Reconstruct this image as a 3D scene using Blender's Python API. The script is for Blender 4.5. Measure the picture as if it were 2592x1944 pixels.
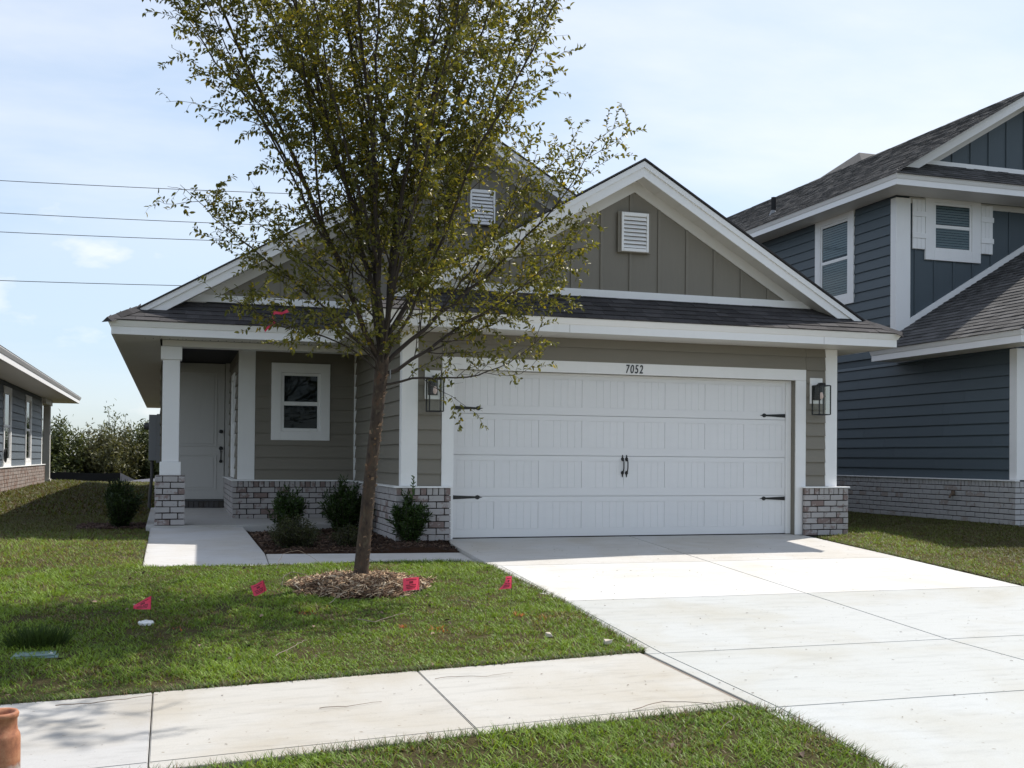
import bpy, bmesh, math, random
import numpy as np
from mathutils import Matrix, Vector
R = math.radians
rnd = random.Random(7)
C = bpy.context.scene.collection
scn = bpy.context.scene
for o in list(bpy.data.objects): bpy.data.objects.remove(o)

# ---------------------------------------------------------------- camera
CAM = Vector((-3.3902, -13.2386, 1.0178))
yaw, pitch, roll = 0.30467, 0.012847, 0.00885
fw = Vector((math.sin(yaw)*math.cos(pitch), math.cos(yaw)*math.cos(pitch), math.sin(pitch)))
rt = Vector((math.cos(yaw), -math.sin(yaw), 0)); up = rt.cross(fw)
rt2 = rt*math.cos(roll)+up*math.sin(roll); up2 = -rt*math.sin(roll)+up*math.cos(roll)
cd = bpy.data.cameras.new('camera'); cam = bpy.data.objects.new('camera', cd); C.objects.link(cam)
M = Matrix((rt2, up2, -fw)).transposed().to_4x4(); M.translation = CAM
cam.matrix_world = M
cd.sensor_width = 36; cd.lens = 2755.65/2592*36; cd.shift_y = 151.85/2592
cd.clip_start = 0.05; cd.clip_end = 3000
scn.camera = cam

# ---------------------------------------------------------------- sun, sky, exposure
SUN = Vector((1.85, 0.92, 2.86)).normalized()
el = math.asin(SUN.z); az = math.atan2(SUN.x, SUN.y)
sl = bpy.data.lights.new('sun', 'SUN'); sl.energy = 3.7; sl.angle = R(0.6); sl.color = (1.0, 0.945, 0.87)
so = bpy.data.objects.new('sun', sl); C.objects.link(so)
so.rotation_euler = (-SUN).to_track_quat('-Z', 'Y').to_euler(); so.location = (20, 10, 40)
w = bpy.data.worlds.new('World'); scn.world = w; w.use_nodes = True
nt = w.node_tree; nt.nodes.clear()
def wn(t, **k):
    n = nt.nodes.new(t)
    for a, b in k.items(): setattr(n, a, b)
    return n
sky = wn('ShaderNodeTexSky', sky_type='NISHITA', sun_disc=False, sun_elevation=el, sun_rotation=az,
         altitude=10, air_density=1.0, dust_density=0.9, ozone_density=1.6)
tc = wn('ShaderNodeTexCoord'); sep = wn('ShaderNodeSeparateXYZ'); nt.links.new(tc.outputs['Generated'], sep.inputs[0])
zz = wn('ShaderNodeMath', operation='ADD'); nt.links.new(sep.outputs['Z'], zz.inputs[0]); zz.inputs[1].default_value = 0.12
zm = wn('ShaderNodeMath', operation='MAXIMUM'); nt.links.new(zz.outputs[0], zm.inputs[0]); zm.inputs[1].default_value = 0.05
dv = wn('ShaderNodeVectorMath', operation='DIVIDE'); nt.links.new(tc.outputs['Generated'], dv.inputs[0])
cmb = wn('ShaderNodeCombineXYZ')
for i in range(3): nt.links.new(zm.outputs[0], cmb.inputs[i])
nt.links.new(cmb.outputs[0], dv.inputs[1])
mp = wn('ShaderNodeMapping'); mp.inputs['Scale'].default_value = (0.5, 0.8, 1); mp.inputs['Location'].default_value = (9.2, 6.6, 0)
nt.links.new(dv.outputs[0], mp.inputs[0])
n1 = wn('ShaderNodeTexNoise'); n1.inputs['Scale'].default_value = 1.1; n1.inputs['Detail'].default_value = 7; n1.inputs['Roughness'].default_value = 0.55
nt.links.new(mp.outputs[0], n1.inputs['Vector'])
rp = wn('ShaderNodeValToRGB'); rp.color_ramp.elements[0].position = 0.35; rp.color_ramp.elements[1].position = 0.58
rp.color_ramp.elements[0].color = (0.22, 0.22, 0.22, 1); rp.color_ramp.elements[1].color = (0.93, 0.93, 0.93, 1)
nt.links.new(n1.outputs['Fac'], rp.inputs[0])
# cumulus puffs low down
mp2 = wn('ShaderNodeMapping'); mp2.inputs['Scale'].default_value = (3.0, 3.0, 7.0); mp2.inputs['Location'].default_value = (0.87, 3.1, 1.53)
nt.links.new(tc.outputs['Generated'], mp2.inputs[0])
n2 = wn('ShaderNodeTexNoise'); n2.inputs['Scale'].default_value = 2.6; n2.inputs['Detail'].default_value = 6
nt.links.new(mp2.outputs[0], n2.inputs['Vector'])
rp2 = wn('ShaderNodeValToRGB'); rp2.color_ramp.elements[0].position = 0.53; rp2.color_ramp.elements[1].position = 0.66
nt.links.new(n2.outputs['Fac'], rp2.inputs[0])
hz = wn('ShaderNodeMapRange', interpolation_type='SMOOTHSTEP'); nt.links.new(sep.outputs['Z'], hz.inputs[0])
for q_, v_ in enumerate((0.08, 0.32, 0.22, 1.0)): hz.inputs[q_+1].default_value = v_
ci = wn('ShaderNodeMath', operation='MULTIPLY'); nt.links.new(rp.outputs[0], ci.inputs[0]); nt.links.new(hz.outputs[0], ci.inputs[1])
mxm = wn('ShaderNodeMath', operation='MAXIMUM'); nt.links.new(ci.outputs[0], mxm.inputs[0])
hl = wn('ShaderNodeMapRange', interpolation_type='SMOOTHSTEP'); nt.links.new(sep.outputs['Z'], hl.inputs[0])
for q_, v_ in enumerate((0.18, 0.34, 0.95, 0.1)): hl.inputs[q_+1].default_value = v_
hm = wn('ShaderNodeMath', operation='MULTIPLY'); nt.links.new(rp2.outputs[0], hm.inputs[0]); nt.links.new(hl.outputs[0], hm.inputs[1])
nt.links.new(hm.outputs[0], mxm.inputs[1])
mix = wn('ShaderNodeMix', data_type='RGBA'); nt.links.new(mxm.outputs[0], mix.inputs['Factor'])
# hazy air: very bright sky is compressed, c / (1 + k c), as the photograph's flat bright sky shows
km = wn('ShaderNodeVectorMath', operation='MULTIPLY_ADD'); nt.links.new(sky.outputs[0], km.inputs[0]); km.inputs[1].default_value = (0.16, 0.16, 0.16); km.inputs[2].default_value = (1, 1, 1)
cdv = wn('ShaderNodeVectorMath', operation='DIVIDE'); nt.links.new(sky.outputs[0], cdv.inputs[0]); nt.links.new(km.outputs[0], cdv.inputs[1])
csc = wn('ShaderNodeVectorMath', operation='MULTIPLY'); nt.links.new(cdv.outputs[0], csc.inputs[0]); csc.inputs[1].default_value = (1.13, 1.27, 1.45)
nt.links.new(csc.outputs[0], mix.inputs[6])
cl = wn('ShaderNodeMix', data_type='RGBA', blend_type='ADD'); cl.inputs['Factor'].default_value = 1.0
sk2 = wn('ShaderNodeVectorMath', operation='MULTIPLY'); nt.links.new(csc.outputs[0], sk2.inputs[0]); sk2.inputs[1].default_value = (0.55, 0.50, 0.45)
nt.links.new(sk2.outputs[0], cl.inputs[6]); cl.inputs[7].default_value = (2.80, 2.78, 2.84, 1)
nt.links.new(cl.outputs[2], mix.inputs[7])
bg = wn('ShaderNodeBackground'); bg.inputs[1].default_value = 0.15
nt.links.new(mix.outputs[2], bg.inputs[0])
wo = wn('ShaderNodeOutputWorld'); nt.links.new(bg.outputs[0], wo.inputs[0])
scn.view_settings.view_transform = 'Standard'; scn.view_settings.look = 'None'
scn.view_settings.exposure = 0.60; scn.view_settings.gamma = 1.0; scn.view_settings.use_curve_mapping = False
scn.render.engine = 'CYCLES'
scn.cycles.max_bounces = 8; scn.cycles.transparent_max_bounces = 16

# ---------------------------------------------------------------- materials
def newmat(name):
    m = bpy.data.materials.new(name); m.use_nodes = True
    t = m.node_tree; b = t.nodes['Principled BSDF']
    return m, t, b
def nd(t, typ, **k):
    n = t.nodes.new(typ)
    for a, v in k.items():
        if a.startswith('i_'):
            key = a[2:]; key = int(key) if key.isdigit() else key.replace('_', ' ')
            n.inputs[key].default_value = v
        else: setattr(n, a, v)
    return n
def ramp(t, src, stops):
    r = t.nodes.new('ShaderNodeValToRGB'); e = r.color_ramp.elements
    while len(e) < len(stops): e.new(0.5)
    for x, (p, c) in zip(e, stops): x.position = p; x.color = (*c, 1) if len(c) == 3 else c
    t.links.new(src, r.inputs[0]); return r.outputs[0]
def coords(t, scale=(1,1,1), rand=False):
    tc = t.nodes.new('ShaderNodeTexCoord'); mp = t.nodes.new('ShaderNodeMapping'); mp.inputs['Scale'].default_value = scale
    t.links.new(tc.outputs['Object'], mp.inputs[0])
    if rand:
        oi = t.nodes.new('ShaderNodeObjectInfo'); mu = nd(t, 'ShaderNodeMath', operation='MULTIPLY', i_1=37.0)
        t.links.new(oi.outputs['Random'], mu.inputs[0]); cb = t.nodes.new('ShaderNodeCombineXYZ')
        for i in range(3): t.links.new(mu.outputs[0], cb.inputs[i])
        t.links.new(cb.outputs[0], mp.inputs['Location'])
    return mp.outputs[0]
def noise(t, vec, scale, detail=4, rough=0.55, dist=0.0):
    n = nd(t, 'ShaderNodeTexNoise', i_Scale=scale, i_Detail=detail, i_Roughness=rough, i_Distortion=dist)
    t.links.new(vec, n.inputs['Vector']); return n.outputs['Fac']
def mixc(t, f, a, b, mode='MIX'):
    m = nd(t, 'ShaderNodeMix', data_type='RGBA', blend_type=mode)
    for s, v in ((0, f), (6, a), (7, b)):
        if isinstance(v, (int, float)): m.inputs[s].default_value = v
        elif isinstance(v, tuple): m.inputs[s].default_value = (*v, 1) if len(v) == 3 else v
        else: t.links.new(v, m.inputs[s])
    return m.outputs[2]
def bump(t, b, h, strength=0.3, dist=0.01):
    bp = nd(t, 'ShaderNodeBump', i_Strength=strength, i_Distance=dist); t.links.new(h, bp.inputs['Height'])
    t.links.new(bp.outputs[0], b.inputs['Normal'])
def orand(t):
    return t.nodes.new('ShaderNodeObjectInfo').outputs['Random']

def paint(name, col, rough=0.5, var=0.10, scale=(1,1,1), bs=0.12, rv=0.06, dirt=0.0):
    m, t, b = newmat(name)
    v = coords(t, scale)
    n = noise(t, v, 3.0, 6, 0.6)
    c = mixc(t, n, tuple(x*(1-var) for x in col), tuple(min(1, x*(1+var)) for x in col))
    rr = ramp(t, orand(t), [(0, (1-rv,)*3), (1, (1+rv,)*3)])
    c = mixc(t, 1.0, c, rr, 'MULTIPLY')
    if dirt:
        d = ramp(t, noise(t, coords(t, (1.3, 1.3, 0.25)), 5.0, 5, 0.7), [(0.5, (0,0,0)), (0.8, (dirt,)*3)])
        c = mixc(t, d, c, tuple(x*0.6 for x in col))
    t.links.new(c, b.inputs['Base Color']); b.inputs['Roughness'].default_value = rough
    f = noise(t, v, 60.0, 3, 0.6)
    bump(t, b, f, bs, 0.004)
    return m
MT = {}
MT['white'] = paint('white_trim', (0.84, 0.835, 0.82), 0.45, 0.04, bs=0.06, rv=0.02, dirt=0.10)
MT['fascia'] = paint('fascia_white', (0.84, 0.835, 0.825), 0.4, 0.03, bs=0.03, rv=0.02, dirt=0.08)
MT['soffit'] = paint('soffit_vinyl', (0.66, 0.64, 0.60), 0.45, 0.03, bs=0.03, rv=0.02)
MT['tan'] = paint('tan_siding', (0.205, 0.186, 0.150), 0.62, 0.07, (1, 1, 9), 0.25, 0.05)
MT['tan_panel'] = paint('tan_panel', (0.21, 0.19, 0.153), 0.65, 0.07, (9, 9, 1), 0.22, 0.04)
MT['blue'] = paint('blue_siding', (0.066, 0.090, 0.106), 0.55, 0.08, (1, 1, 9), 0.22, 0.06)
MT['blue_panel'] = paint('blue_panel', (0.064, 0.086, 0.100), 0.6, 0.08, (9, 9, 1), 0.2, 0.05)
MT['slate'] = paint('slate_siding', (0.105, 0.128, 0.15), 0.55, 0.08, (1, 1, 9), 0.2, 0.06)
MT['door_white'] = paint('garage_door_white', (0.76, 0.755, 0.75), 0.42, 0.03, (1, 1, 6), 0.10, 0.012)
MT['entry_door'] = paint('entry_door', (0.50, 0.485, 0.46), 0.45, 0.04, (6, 6, 1), 0.12, 0.01)
MT['column'] = paint('column_white', (0.80, 0.795, 0.79), 0.45, 0.03, bs=0.05, rv=0.01, dirt=0.08)
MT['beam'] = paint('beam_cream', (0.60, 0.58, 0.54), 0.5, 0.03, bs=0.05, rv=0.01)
MT['grey_box'] = paint('grey_metal_box', (0.20, 0.205, 0.21), 0.4, 0.06, bs=0.04)
MT['dark_grey'] = paint('dark_grey_pipe', (0.07, 0.07, 0.07), 0.5, 0.1)
MT['black_iron'] = paint('black_iron', (0.007, 0.007, 0.007), 0.45, 0.2, bs=0.1)
MT['pole_wood'] = paint('pole_wood', (0.14, 0.10, 0.07), 0.8, 0.3, (8, 8, 1), 0.4)
MT['wire'] = paint('wire', (0.05, 0.05, 0.055), 0.5, 0.1)
MT['silt'] = paint('silt_fabric', (0.006, 0.006, 0.006), 1.0, 0.3, bs=0.4)
MT['silt_back'] = paint('silt_fabric_grey', (0.10, 0.10, 0.115), 0.6, 0.3, bs=0.4)
MT['dark_in'] = paint('dark_interior', (0.015, 0.015, 0.016), 0.9)
MT['blind'] = paint('blind_slat', (0.55, 0.54, 0.52), 0.5, 0.03)
MT['lid'] = paint('green_plastic_lid', (0.16, 0.24, 0.23), 0.5, 0.25, bs=0.3, dirt=0.5)
MT['pvc'] = paint('white_plastic', (0.75, 0.75, 0.74), 0.35, 0.04)
MT['concrete_block'] = paint('concrete_chip', (0.52, 0.46, 0.38), 0.9, 0.15, bs=0.4)
MT['twig'] = paint('dry_twig', (0.26, 0.21, 0.17), 0.85, 0.3)
MT['deadleaf'] = paint('dead_leaf', (0.17, 0.12, 0.09), 0.8, 0.35)
MT['orange_paint'] = paint('orange_marking_paint', (0.65, 0.18, 0.05), 0.7, 0.3)

def m_flag():
    m, t, b = newmat('pink_plastic_flag')
    v = coords(t); n = noise(t, v, 30, 3)
    c = mixc(t, n, (0.92, 0.055, 0.13), (0.97, 0.085, 0.17))
    t.links.new(c, b.inputs['Base Color']); b.inputs['Roughness'].default_value = 0.4
    tr = nd(t, 'ShaderNodeBsdfTranslucent', i_Color=(0.98, 0.10, 0.18, 1)); mx = nd(t, 'ShaderNodeMixShader', i_0=0.45)
    t.links.new(b.outputs[0], mx.inputs[1]); t.links.new(tr.outputs[0], mx.inputs[2])
    t.links.new(mx.outputs[0], t.nodes['Material Output'].inputs[0]); return m
MT['flag'] = m_flag()
MT['flag_ink'] = paint('flag_print', (0.10, 0.008, 0.015), 0.6)

def m_brick(name, light, dark, frac):
    m, t, b = newmat(name)
    v = coords(t, rand=True)
    big = noise(t, v, 7, 3, 0.6); fine = noise(t, v, 45, 5, 0.7)
    sm = nd(t, 'ShaderNodeMath', operation='MULTIPLY_ADD', i_1=0.45); t.links.new(fine, sm.inputs[0]); t.links.new(big, sm.inputs[2])
    ob = ramp(t, orand(t), [(0, (-0.0,)*3), (0.8, (0.02,)*3), (0.84, (0.16,)*3), (1, (0.26,)*3)])
    ad = nd(t, 'ShaderNodeMath', operation='ADD'); t.links.new(sm.outputs[0], ad.inputs[0]); t.links.new(ob, ad.inputs[1])
    base = mixc(t, fine, tuple(x*0.8 for x in light), light)
    pat = ramp(t, ad.outputs[0], [(frac, (0,0,0)), (frac+0.12, (1,1,1))])
    dk = mixc(t, big, dark, tuple(x*1.9 for x in dark))
    c = mixc(t, pat, base, dk)
    t.links.new(c, b.inputs['Base Color']); b.inputs['Roughness'].default_value = 0.9
    bump(t, b, fine, 0.5, 0.006); return m
MT['brick'] = m_brick('whitewashed_brick', (0.45, 0.425, 0.415), (0.15, 0.112, 0.102), 0.80)
MT['brick2'] = m_brick('neighbour_brick', (0.48, 0.47, 0.46), (0.22, 0.19, 0.17), 0.88)
MT['brick3'] = m_brick('far_brick', (0.36, 0.31, 0.28), (0.13, 0.08, 0.06), 0.72)
MT['brick_dark'] = m_brick('dark_step_brick', (0.085, 0.08, 0.08), (0.04, 0.035, 0.03), 0.8)
MT['mortar'] = paint('dark_mortar', (0.036, 0.028, 0.025), 0.95, 0.2, bs=0.5)
MT['mortar_l'] = paint('light_mortar', (0.26, 0.23, 0.21), 0.95, 0.2, bs=0.5)

def m_concrete(name, col, stain=0.12, warm=(1.0, 0.95, 0.86)):
    m, t, b = newmat(name)
    v = coords(t)
    oi = t.nodes.new('ShaderNodeObjectInfo')
    big = noise(t, v, 0.9, 5, 0.6, 0.6); mid = noise(t, coords(t, (1, 5, 1)), 2.4, 6, 0.65); fine = noise(t, v, 120, 3, 0.7)
    c = mixc(t, 1.0, col, oi.outputs['Color'], 'MULTIPLY')
    f = ramp(t, big, [(0.42, (0,0,0)), (0.72, (1,1,1))])
    c = mixc(t, f, c, mixc(t, 1.0, c, tuple((1-stain*0.8)*x for x in warm), 'MULTIPLY'))
    g = ramp(t, mid, [(0.5, (1,1,1)), (0.75, (1-stain*1.1,)*3)])
    c = mixc(t, 1.0, c, g, 'MULTIPLY')
    fg = ramp(t, fine, [(0.3, (0.93,)*3), (0.7, (1.04,)*3)])
    c = mixc(t, 1.0, c, fg, 'MULTIPLY')
    sp = ramp(t, noise(t, v, 26, 2, 0.5), [(0.70, (1,1,1)), (0.76, (0.62, 0.58, 0.52))])
    c = mixc(t, 1.0, c, sp, 'MULTIPLY')
    t.links.new(c, b.inputs['Base Color']); b.inputs['Roughness'].default_value = 0.85
    bump(t, b, fine, 0.25, 0.003); return m
MT['concrete'] = m_concrete('driveway_concrete', (0.54, 0.54, 0.53), 0.13)
MT['walk'] = m_concrete('sidewalk_concrete', (0.44, 0.436, 0.42), 0.17, (1.0, 0.94, 0.84))
MT['joint'] = paint('joint_filler', (0.20, 0.165, 0.135), 0.95, 0.3, bs=0.6)

def m_shingle(name, col, rv, tinted=False):
    m, t, b = newmat(name)
    v = coords(t, rand=False)
    n = noise(t, v, 9, 4, 0.7); f = noise(t, v, 160, 2, 0.8)
    c = mixc(t, n, tuple(x*0.75 for x in col), tuple(x*1.3 for x in col))
    rr = ramp(t, orand(t), [(0, (1-rv,)*3), (1, (1+rv,)*3)])
    c = mixc(t, 1.0, c, rr, 'MULTIPLY')
    if tinted:
        at = t.nodes.new('ShaderNodeAttribute'); at.attribute_name = 'tint'
        c = mixc(t, 1.0, c, at.outputs['Color'], 'MULTIPLY')
    fg = ramp(t, f, [(0.3, (0.7,)*3), (0.7, (1.25,)*3)])
    c = mixc(t, 1.0, c, fg, 'MULTIPLY')
    t.links.new(c, b.inputs['Base Color']); b.inputs['Roughness'].default_value = 0.95
    b.inputs['Specular IOR Level'].default_value = 0.25
    bump(t, b, f, 0.6, 0.004); return m
MT['shingle'] = m_shingle('charcoal_shingle', (0.054, 0.051, 0.052), 0.32)
MT['shingle2'] = m_shingle('grey_brown_shingle', (0.084, 0.082, 0.081), 0.32)
MT['shingle_t'] = m_shingle('tinted_shingle', (0.084, 0.082, 0.081), 0.0, True)

def m_glass(name, tint=(0.9, 0.95, 0.95), fac=0.04, rise=0.6):
    m, t, b = newmat(name); t.nodes.remove(b)
    tr = nd(t, 'ShaderNodeBsdfTransparent', i_Color=(*tint, 1)); gl = nd(t, 'ShaderNodeBsdfGlossy', i_Roughness=0.015)
    lw = nd(t, 'ShaderNodeLayerWeight', i_Blend=0.5); pw = nd(t, 'ShaderNodeMath', operation='POWER', i_1=4.0); t.links.new(lw.outputs['Facing'], pw.inputs[0])
    ad = nd(t, 'ShaderNodeMath', operation='MULTIPLY_ADD', i_1=rise, i_2=fac); t.links.new(pw.outputs[0], ad.inputs[0]); ad.use_clamp = True
    v = coords(t); bp = nd(t, 'ShaderNodeBump', i_Strength=0.05, i_Distance=0.02); t.links.new(noise(t, v, 3.0, 1), bp.inputs['Height']); t.links.new(bp.outputs[0], gl.inputs['Normal'])
    mx = t.nodes.new('ShaderNodeMixShader'); t.links.new(ad.outputs[0], mx.inputs[0])
    t.links.new(tr.outputs[0], mx.inputs[1]); t.links.new(gl.outputs[0], mx.inputs[2])
    t.links.new(mx.outputs[0], t.nodes['Material Output'].inputs[0]); return m
MT['glass'] = m_glass('window_glass', (0.66, 0.72, 0.74), 0.012, 0.75)
MT['glass_clear'] = m_glass('lantern_glass', (0.97, 0.98, 0.97), 0.015, 0.3)
MT['bulb'] = paint('bulb_glass', (0.75, 0.55, 0.5), 0.2, 0.02)

def m_leaf(name, rough=0.5, trans=0.35, tmul=(1.3, 1.25, 0.6)):
    m, t, b = newmat(name)
    at = t.nodes.new('ShaderNodeAttribute'); at.attribute_name = 'tint'
    t.links.new(at.outputs['Color'], b.inputs['Base Color']); b.inputs['Roughness'].default_value = rough
    b.inputs['Specular IOR Level'].default_value = 0.35
    tr = t.nodes.new('ShaderNodeBsdfTranslucent')
    c = mixc(t, 1.0, at.outputs['Color'], tmul, 'MULTIPLY'); t.links.new(c, tr.inputs[0])
    mx = nd(t, 'ShaderNodeMixShader', i_0=trans); t.links.new(b.outputs[0], mx.inputs[1]); t.links.new(tr.outputs[0], mx.inputs[2])
    t.links.new(mx.outputs[0], t.nodes['Material Output'].inputs[0]); return m
MT['leaf'] = m_leaf('elm_leaf', 0.42, 0.40)
MT['shrub_leaf'] = m_leaf('shrub_leaf', 0.4, 0.25)
MT['grass'] = m_leaf('grass_blade', 0.55, 0.35, (1.2, 1.15, 0.6))
MT['chip'] = m_leaf('mulch_chip', 0.85, 0.0)

def m_bark():
    m, t, b = newmat('elm_bark')
    v = coords(t, (1, 1, 0.55)); n = noise(t, v, 14, 6, 0.65, 0.4); f = noise(t, v, 50, 4, 0.7); p = noise(t, coords(t, (1, 1, 0.7)), 24, 2, 0.5)
    c = ramp(t, n, [(0.30, (0.016, 0.009, 0.006)), (0.44, (0.046, 0.029, 0.019)), (0.56, (0.070, 0.046, 0.028)), (0.70, (0.120, 0.052, 0.028))])
    d = ramp(t, p, [(0.58, (0,0,0)), (0.70, (1,1,1))]); c = mixc(t, d, c, (0.090, 0.068, 0.042))
    e = ramp(t, p, [(0.30, (1,1,1)), (0.36, (0,0,0))]); c = mixc(t, e, c, (0.03, 0.016, 0.012))
    t.links.new(c, b.inputs['Base Color']); b.inputs['Roughness'].default_value = 0.85
    bump(t, b, f, 0.7, 0.01); return m
MT['bark'] = m_bark()
MT['twigbark'] = paint('branch_bark', (0.042, 0.031, 0.024), 0.85, 0.35, bs=0.4)
MT['flake'] = paint('bark_flake', (0.26, 0.17, 0.11), 0.8, 0.3)

def m_soil(name, a, b_, sc=6):
    m, t, b = newmat(name); v = coords(t); n = noise(t, v, sc, 8, 0.7); f = noise(t, v, 70, 4, 0.75)
    c = mixc(t, n, a, b_); fg = ramp(t, f, [(0.3, (0.6,)*3), (0.7, (1.35,)*3)]); c = mixc(t, 1.0, c, fg, 'MULTIPLY')
    t.links.new(c, b.inputs['Base Color']); b.inputs['Roughness'].default_value = 1.0
    b.inputs['Specular IOR Level'].default_value = 0.1
    bump(t, b, f, 0.9, 0.02); return m
MT['soil'] = m_soil('sod_soil', (0.055, 0.042, 0.022), (0.095, 0.085, 0.036), 2.2)
MT['ground'] = m_soil('rough_ground', (0.05, 0.055, 0.022), (0.11, 0.095, 0.05), 0.4)
MT['mulch'] = m_soil('bark_mulch', (0.030, 0.018, 0.012), (0.075, 0.042, 0.028), 9)
MT['asphalt'] = m_soil('asphalt', (0.045, 0.045, 0.046), (0.06, 0.06, 0.06), 3)

def m_clay():
    m, t, b = newmat('terracotta_paint'); v = coords(t); n = noise(t, v, 18, 6, 0.7)
    c = ramp(t, n, [(0.3, (0.20, 0.075, 0.04)), (0.5, (0.38, 0.15, 0.075)), (0.7, (0.48, 0.24, 0.13))])
    z = nd(t, 'ShaderNodeSeparateXYZ'); t.links.new(v, z.inputs[0])
    ad = nd(t, 'ShaderNodeMath', operation='MULTIPLY_ADD', i_1=0.06); t.links.new(n, ad.inputs[0]); t.links.new(z.outputs['Z'], ad.inputs[2])
    k = ramp(t, ad.outputs[0], [(0.0, (1,1,1)), (0.02, (0,0,0))])
    mp = t.nodes.new('ShaderNodeMapRange'); mp.inputs[1].default_value = -0.245; mp.inputs[2].default_value = -0.225
    t.links.new(ad.outputs[0], mp.inputs[0])
    k = mixc(t, mp.outputs[0], ramp(t, noise(t, v, 40, 5), [(0.4, (0.42, 0.36, 0.32)), (0.6, (0.16, 0.08, 0.07))]), c)
    t.links.new(k, b.inputs['Base Color']); b.inputs['Roughness'].default_value = 0.7
    bump(t, b, n, 0.3, 0.004); return m
MT['clay'] = m_clay()

# ---------------------------------------------------------------- helpers
class MB:
    def __init__(s): s.v = []; s.f = []
    def poly(s, pts):
        i = len(s.v); s.v += [tuple(p) for p in pts]; s.f.append(tuple(range(i, i+len(pts)))); return s
    def box(s, x0, x1, y0, y1, z0, z1):
        i = len(s.v)
        s.v += [(x0,y0,z0),(x1,y0,z0),(x1,y1,z0),(x0,y1,z0),(x0,y0,z1),(x1,y0,z1),(x1,y1,z1),(x0,y1,z1)]
        s.f += [tuple(i+k for k in q) for q in ((0,3,2,1),(4,5,6,7),(0,1,5,4),(1,2,6,5),(2,3,7,6),(3,0,4,7))]
        return s
    def prism(s, base, off):
        """base: planar polygon (3-D pts), off: vector"""
        n = len(base); i = len(s.v); off = Vector(off)
        s.v += [tuple(p) for p in base] + [tuple(Vector(p)+off) for p in base]
        s.f += [tuple(i+k for k in range(n)), tuple(i+n+k for k in reversed(range(n)))]
        s.f += [(i+k, i+n+k, i+n+(k+1) % n, i+(k+1) % n) for k in range(n)]
        return s
    def tube(s, pts, rad, n=6, cap=True):
        pts = [Vector(p) for p in pts]; i0 = len(s.v)
        if not hasattr(rad, '__len__'): rad = [rad]*len(pts)
        prev = None
        for k, p in enumerate(pts):
            d = (pts[min(k+1, len(pts)-1)]-pts[max(k-1, 0)]).normalized()
            a = Vector((0,0,1)) if abs(d.z) < 0.9 else Vector((1,0,0))
            u = d.cross(a).normalized() if prev is None else (prev - d*prev.dot(d)).normalized()
            prev = u; vv = d.cross(u)
            for j in range(n):
                a_ = 2*math.pi*j/n; s.v.append(tuple(p+(u*math.cos(a_)+vv*math.sin(a_))*rad[k]))
        for k in range(len(pts)-1):
            for j in range(n):
                a = i0+k*n+j; b = i0+k*n+(j+1) % n
                s.f.append((a, b, b+n, a+n))
        if cap:
            s.f.append(tuple(i0+j for j in reversed(range(n)))); e = i0+(len(pts)-1)*n; s.f.append(tuple(e+j for j in range(n)))
        return s
    def lathe(s, prof, c, n=24):
        i0 = len(s.v)
        for r, z in prof:
            for j in range(n):
                a = 2*math.pi*j/n; s.v.append((c[0]+r*math.cos(a), c[1]+r*math.sin(a), c[2]+z))
        for k in range(len(prof)-1):
            for j in range(n):
                a = i0+k*n+j; b = i0+k*n+(j+1) % n; s.f.append((a, b, b+n, a+n))
        return s
def link(o, parent=None):
    C.objects.link(o)
    if parent is not None:
        o.parent = parent; o.matrix_parent_inverse = parent.matrix_basis.inverted()
    return o
def finish(me, mat, smooth=False):
    me.materials.append(MT[mat] if isinstance(mat, str) else mat)
    if smooth:
        for p in me.polygons: p.use_smooth = True
def obj(name, mb, mat, parent=None, bev=0.0, smooth=False, seg=1):
    me = bpy.data.meshes.new(name); me.from_pydata(mb.v, [], mb.f); me.validate()
    bm = bmesh.new(); bm.from_mesh(me); bmesh.ops.recalc_face_normals(bm, faces=bm.faces)
    if bev: bmesh.ops.bevel(bm, geom=list(bm.edges), offset=bev, segments=seg, affect='EDGES', clamp_overlap=True)
    bm.to_mesh(me); bm.free(); finish(me, mat, smooth)
    return link(bpy.data.objects.new(name, me), parent)
def box(name, x0, x1, y0, y1, z0, z1, mat, parent=None, bev=0.0):
    return obj(name, MB().box(x0, x1, y0, y1, z0, z1), mat, parent, bev)
def tag(o, label, cat, group=None):
    o['label'] = label; o['category'] = cat
    if group: o['group'] = group
    return o
def thing(name, loc, label, cat, group=None):
    o = bpy.data.objects.new(name, None); o.empty_display_size = 0.2; o.location = loc; C.objects.link(o)
    o.matrix_basis = Matrix.Translation(loc); return tag(o, label, cat, group)
def struct(o): o['kind'] = 'structure'; return o
def stuff(o): o['kind'] = 'stuff'; return o
def np_mesh(name, V, F, mat, parent=None, tint=None, smooth=False):
    """V (n,3) float, F (m,3|4) int; tint (n,3)"""
    me = bpy.data.meshes.new(name); V = np.asarray(V, np.float32); F = np.asarray(F, np.int32); k = F.shape[1]
    me.vertices.add(len(V)); me.vertices.foreach_set('co', V.ravel())
    me.loops.add(F.size); me.loops.foreach_set('vertex_index', F.ravel())
    me.polygons.add(len(F)); me.polygons.foreach_set('loop_start', np.arange(0, F.size, k, dtype=np.int32))
    me.polygons.foreach_set('loop_total', np.full(len(F), k, np.int32))
    if tint is not None:
        at = me.color_attributes.new('tint', 'FLOAT_COLOR', 'POINT')
        col = np.ones((len(V), 4), np.float32); col[:, :3] = tint; at.data.foreach_set('color', col.ravel())
    me.update(calc_edges=True); finish(me, mat, smooth)
    return link(bpy.data.objects.new(name, me), parent)
def inst(name, me, parent, mtx):
    o = bpy.data.objects.new(name, me); o.matrix_basis = mtx; return link(o, parent)
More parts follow.
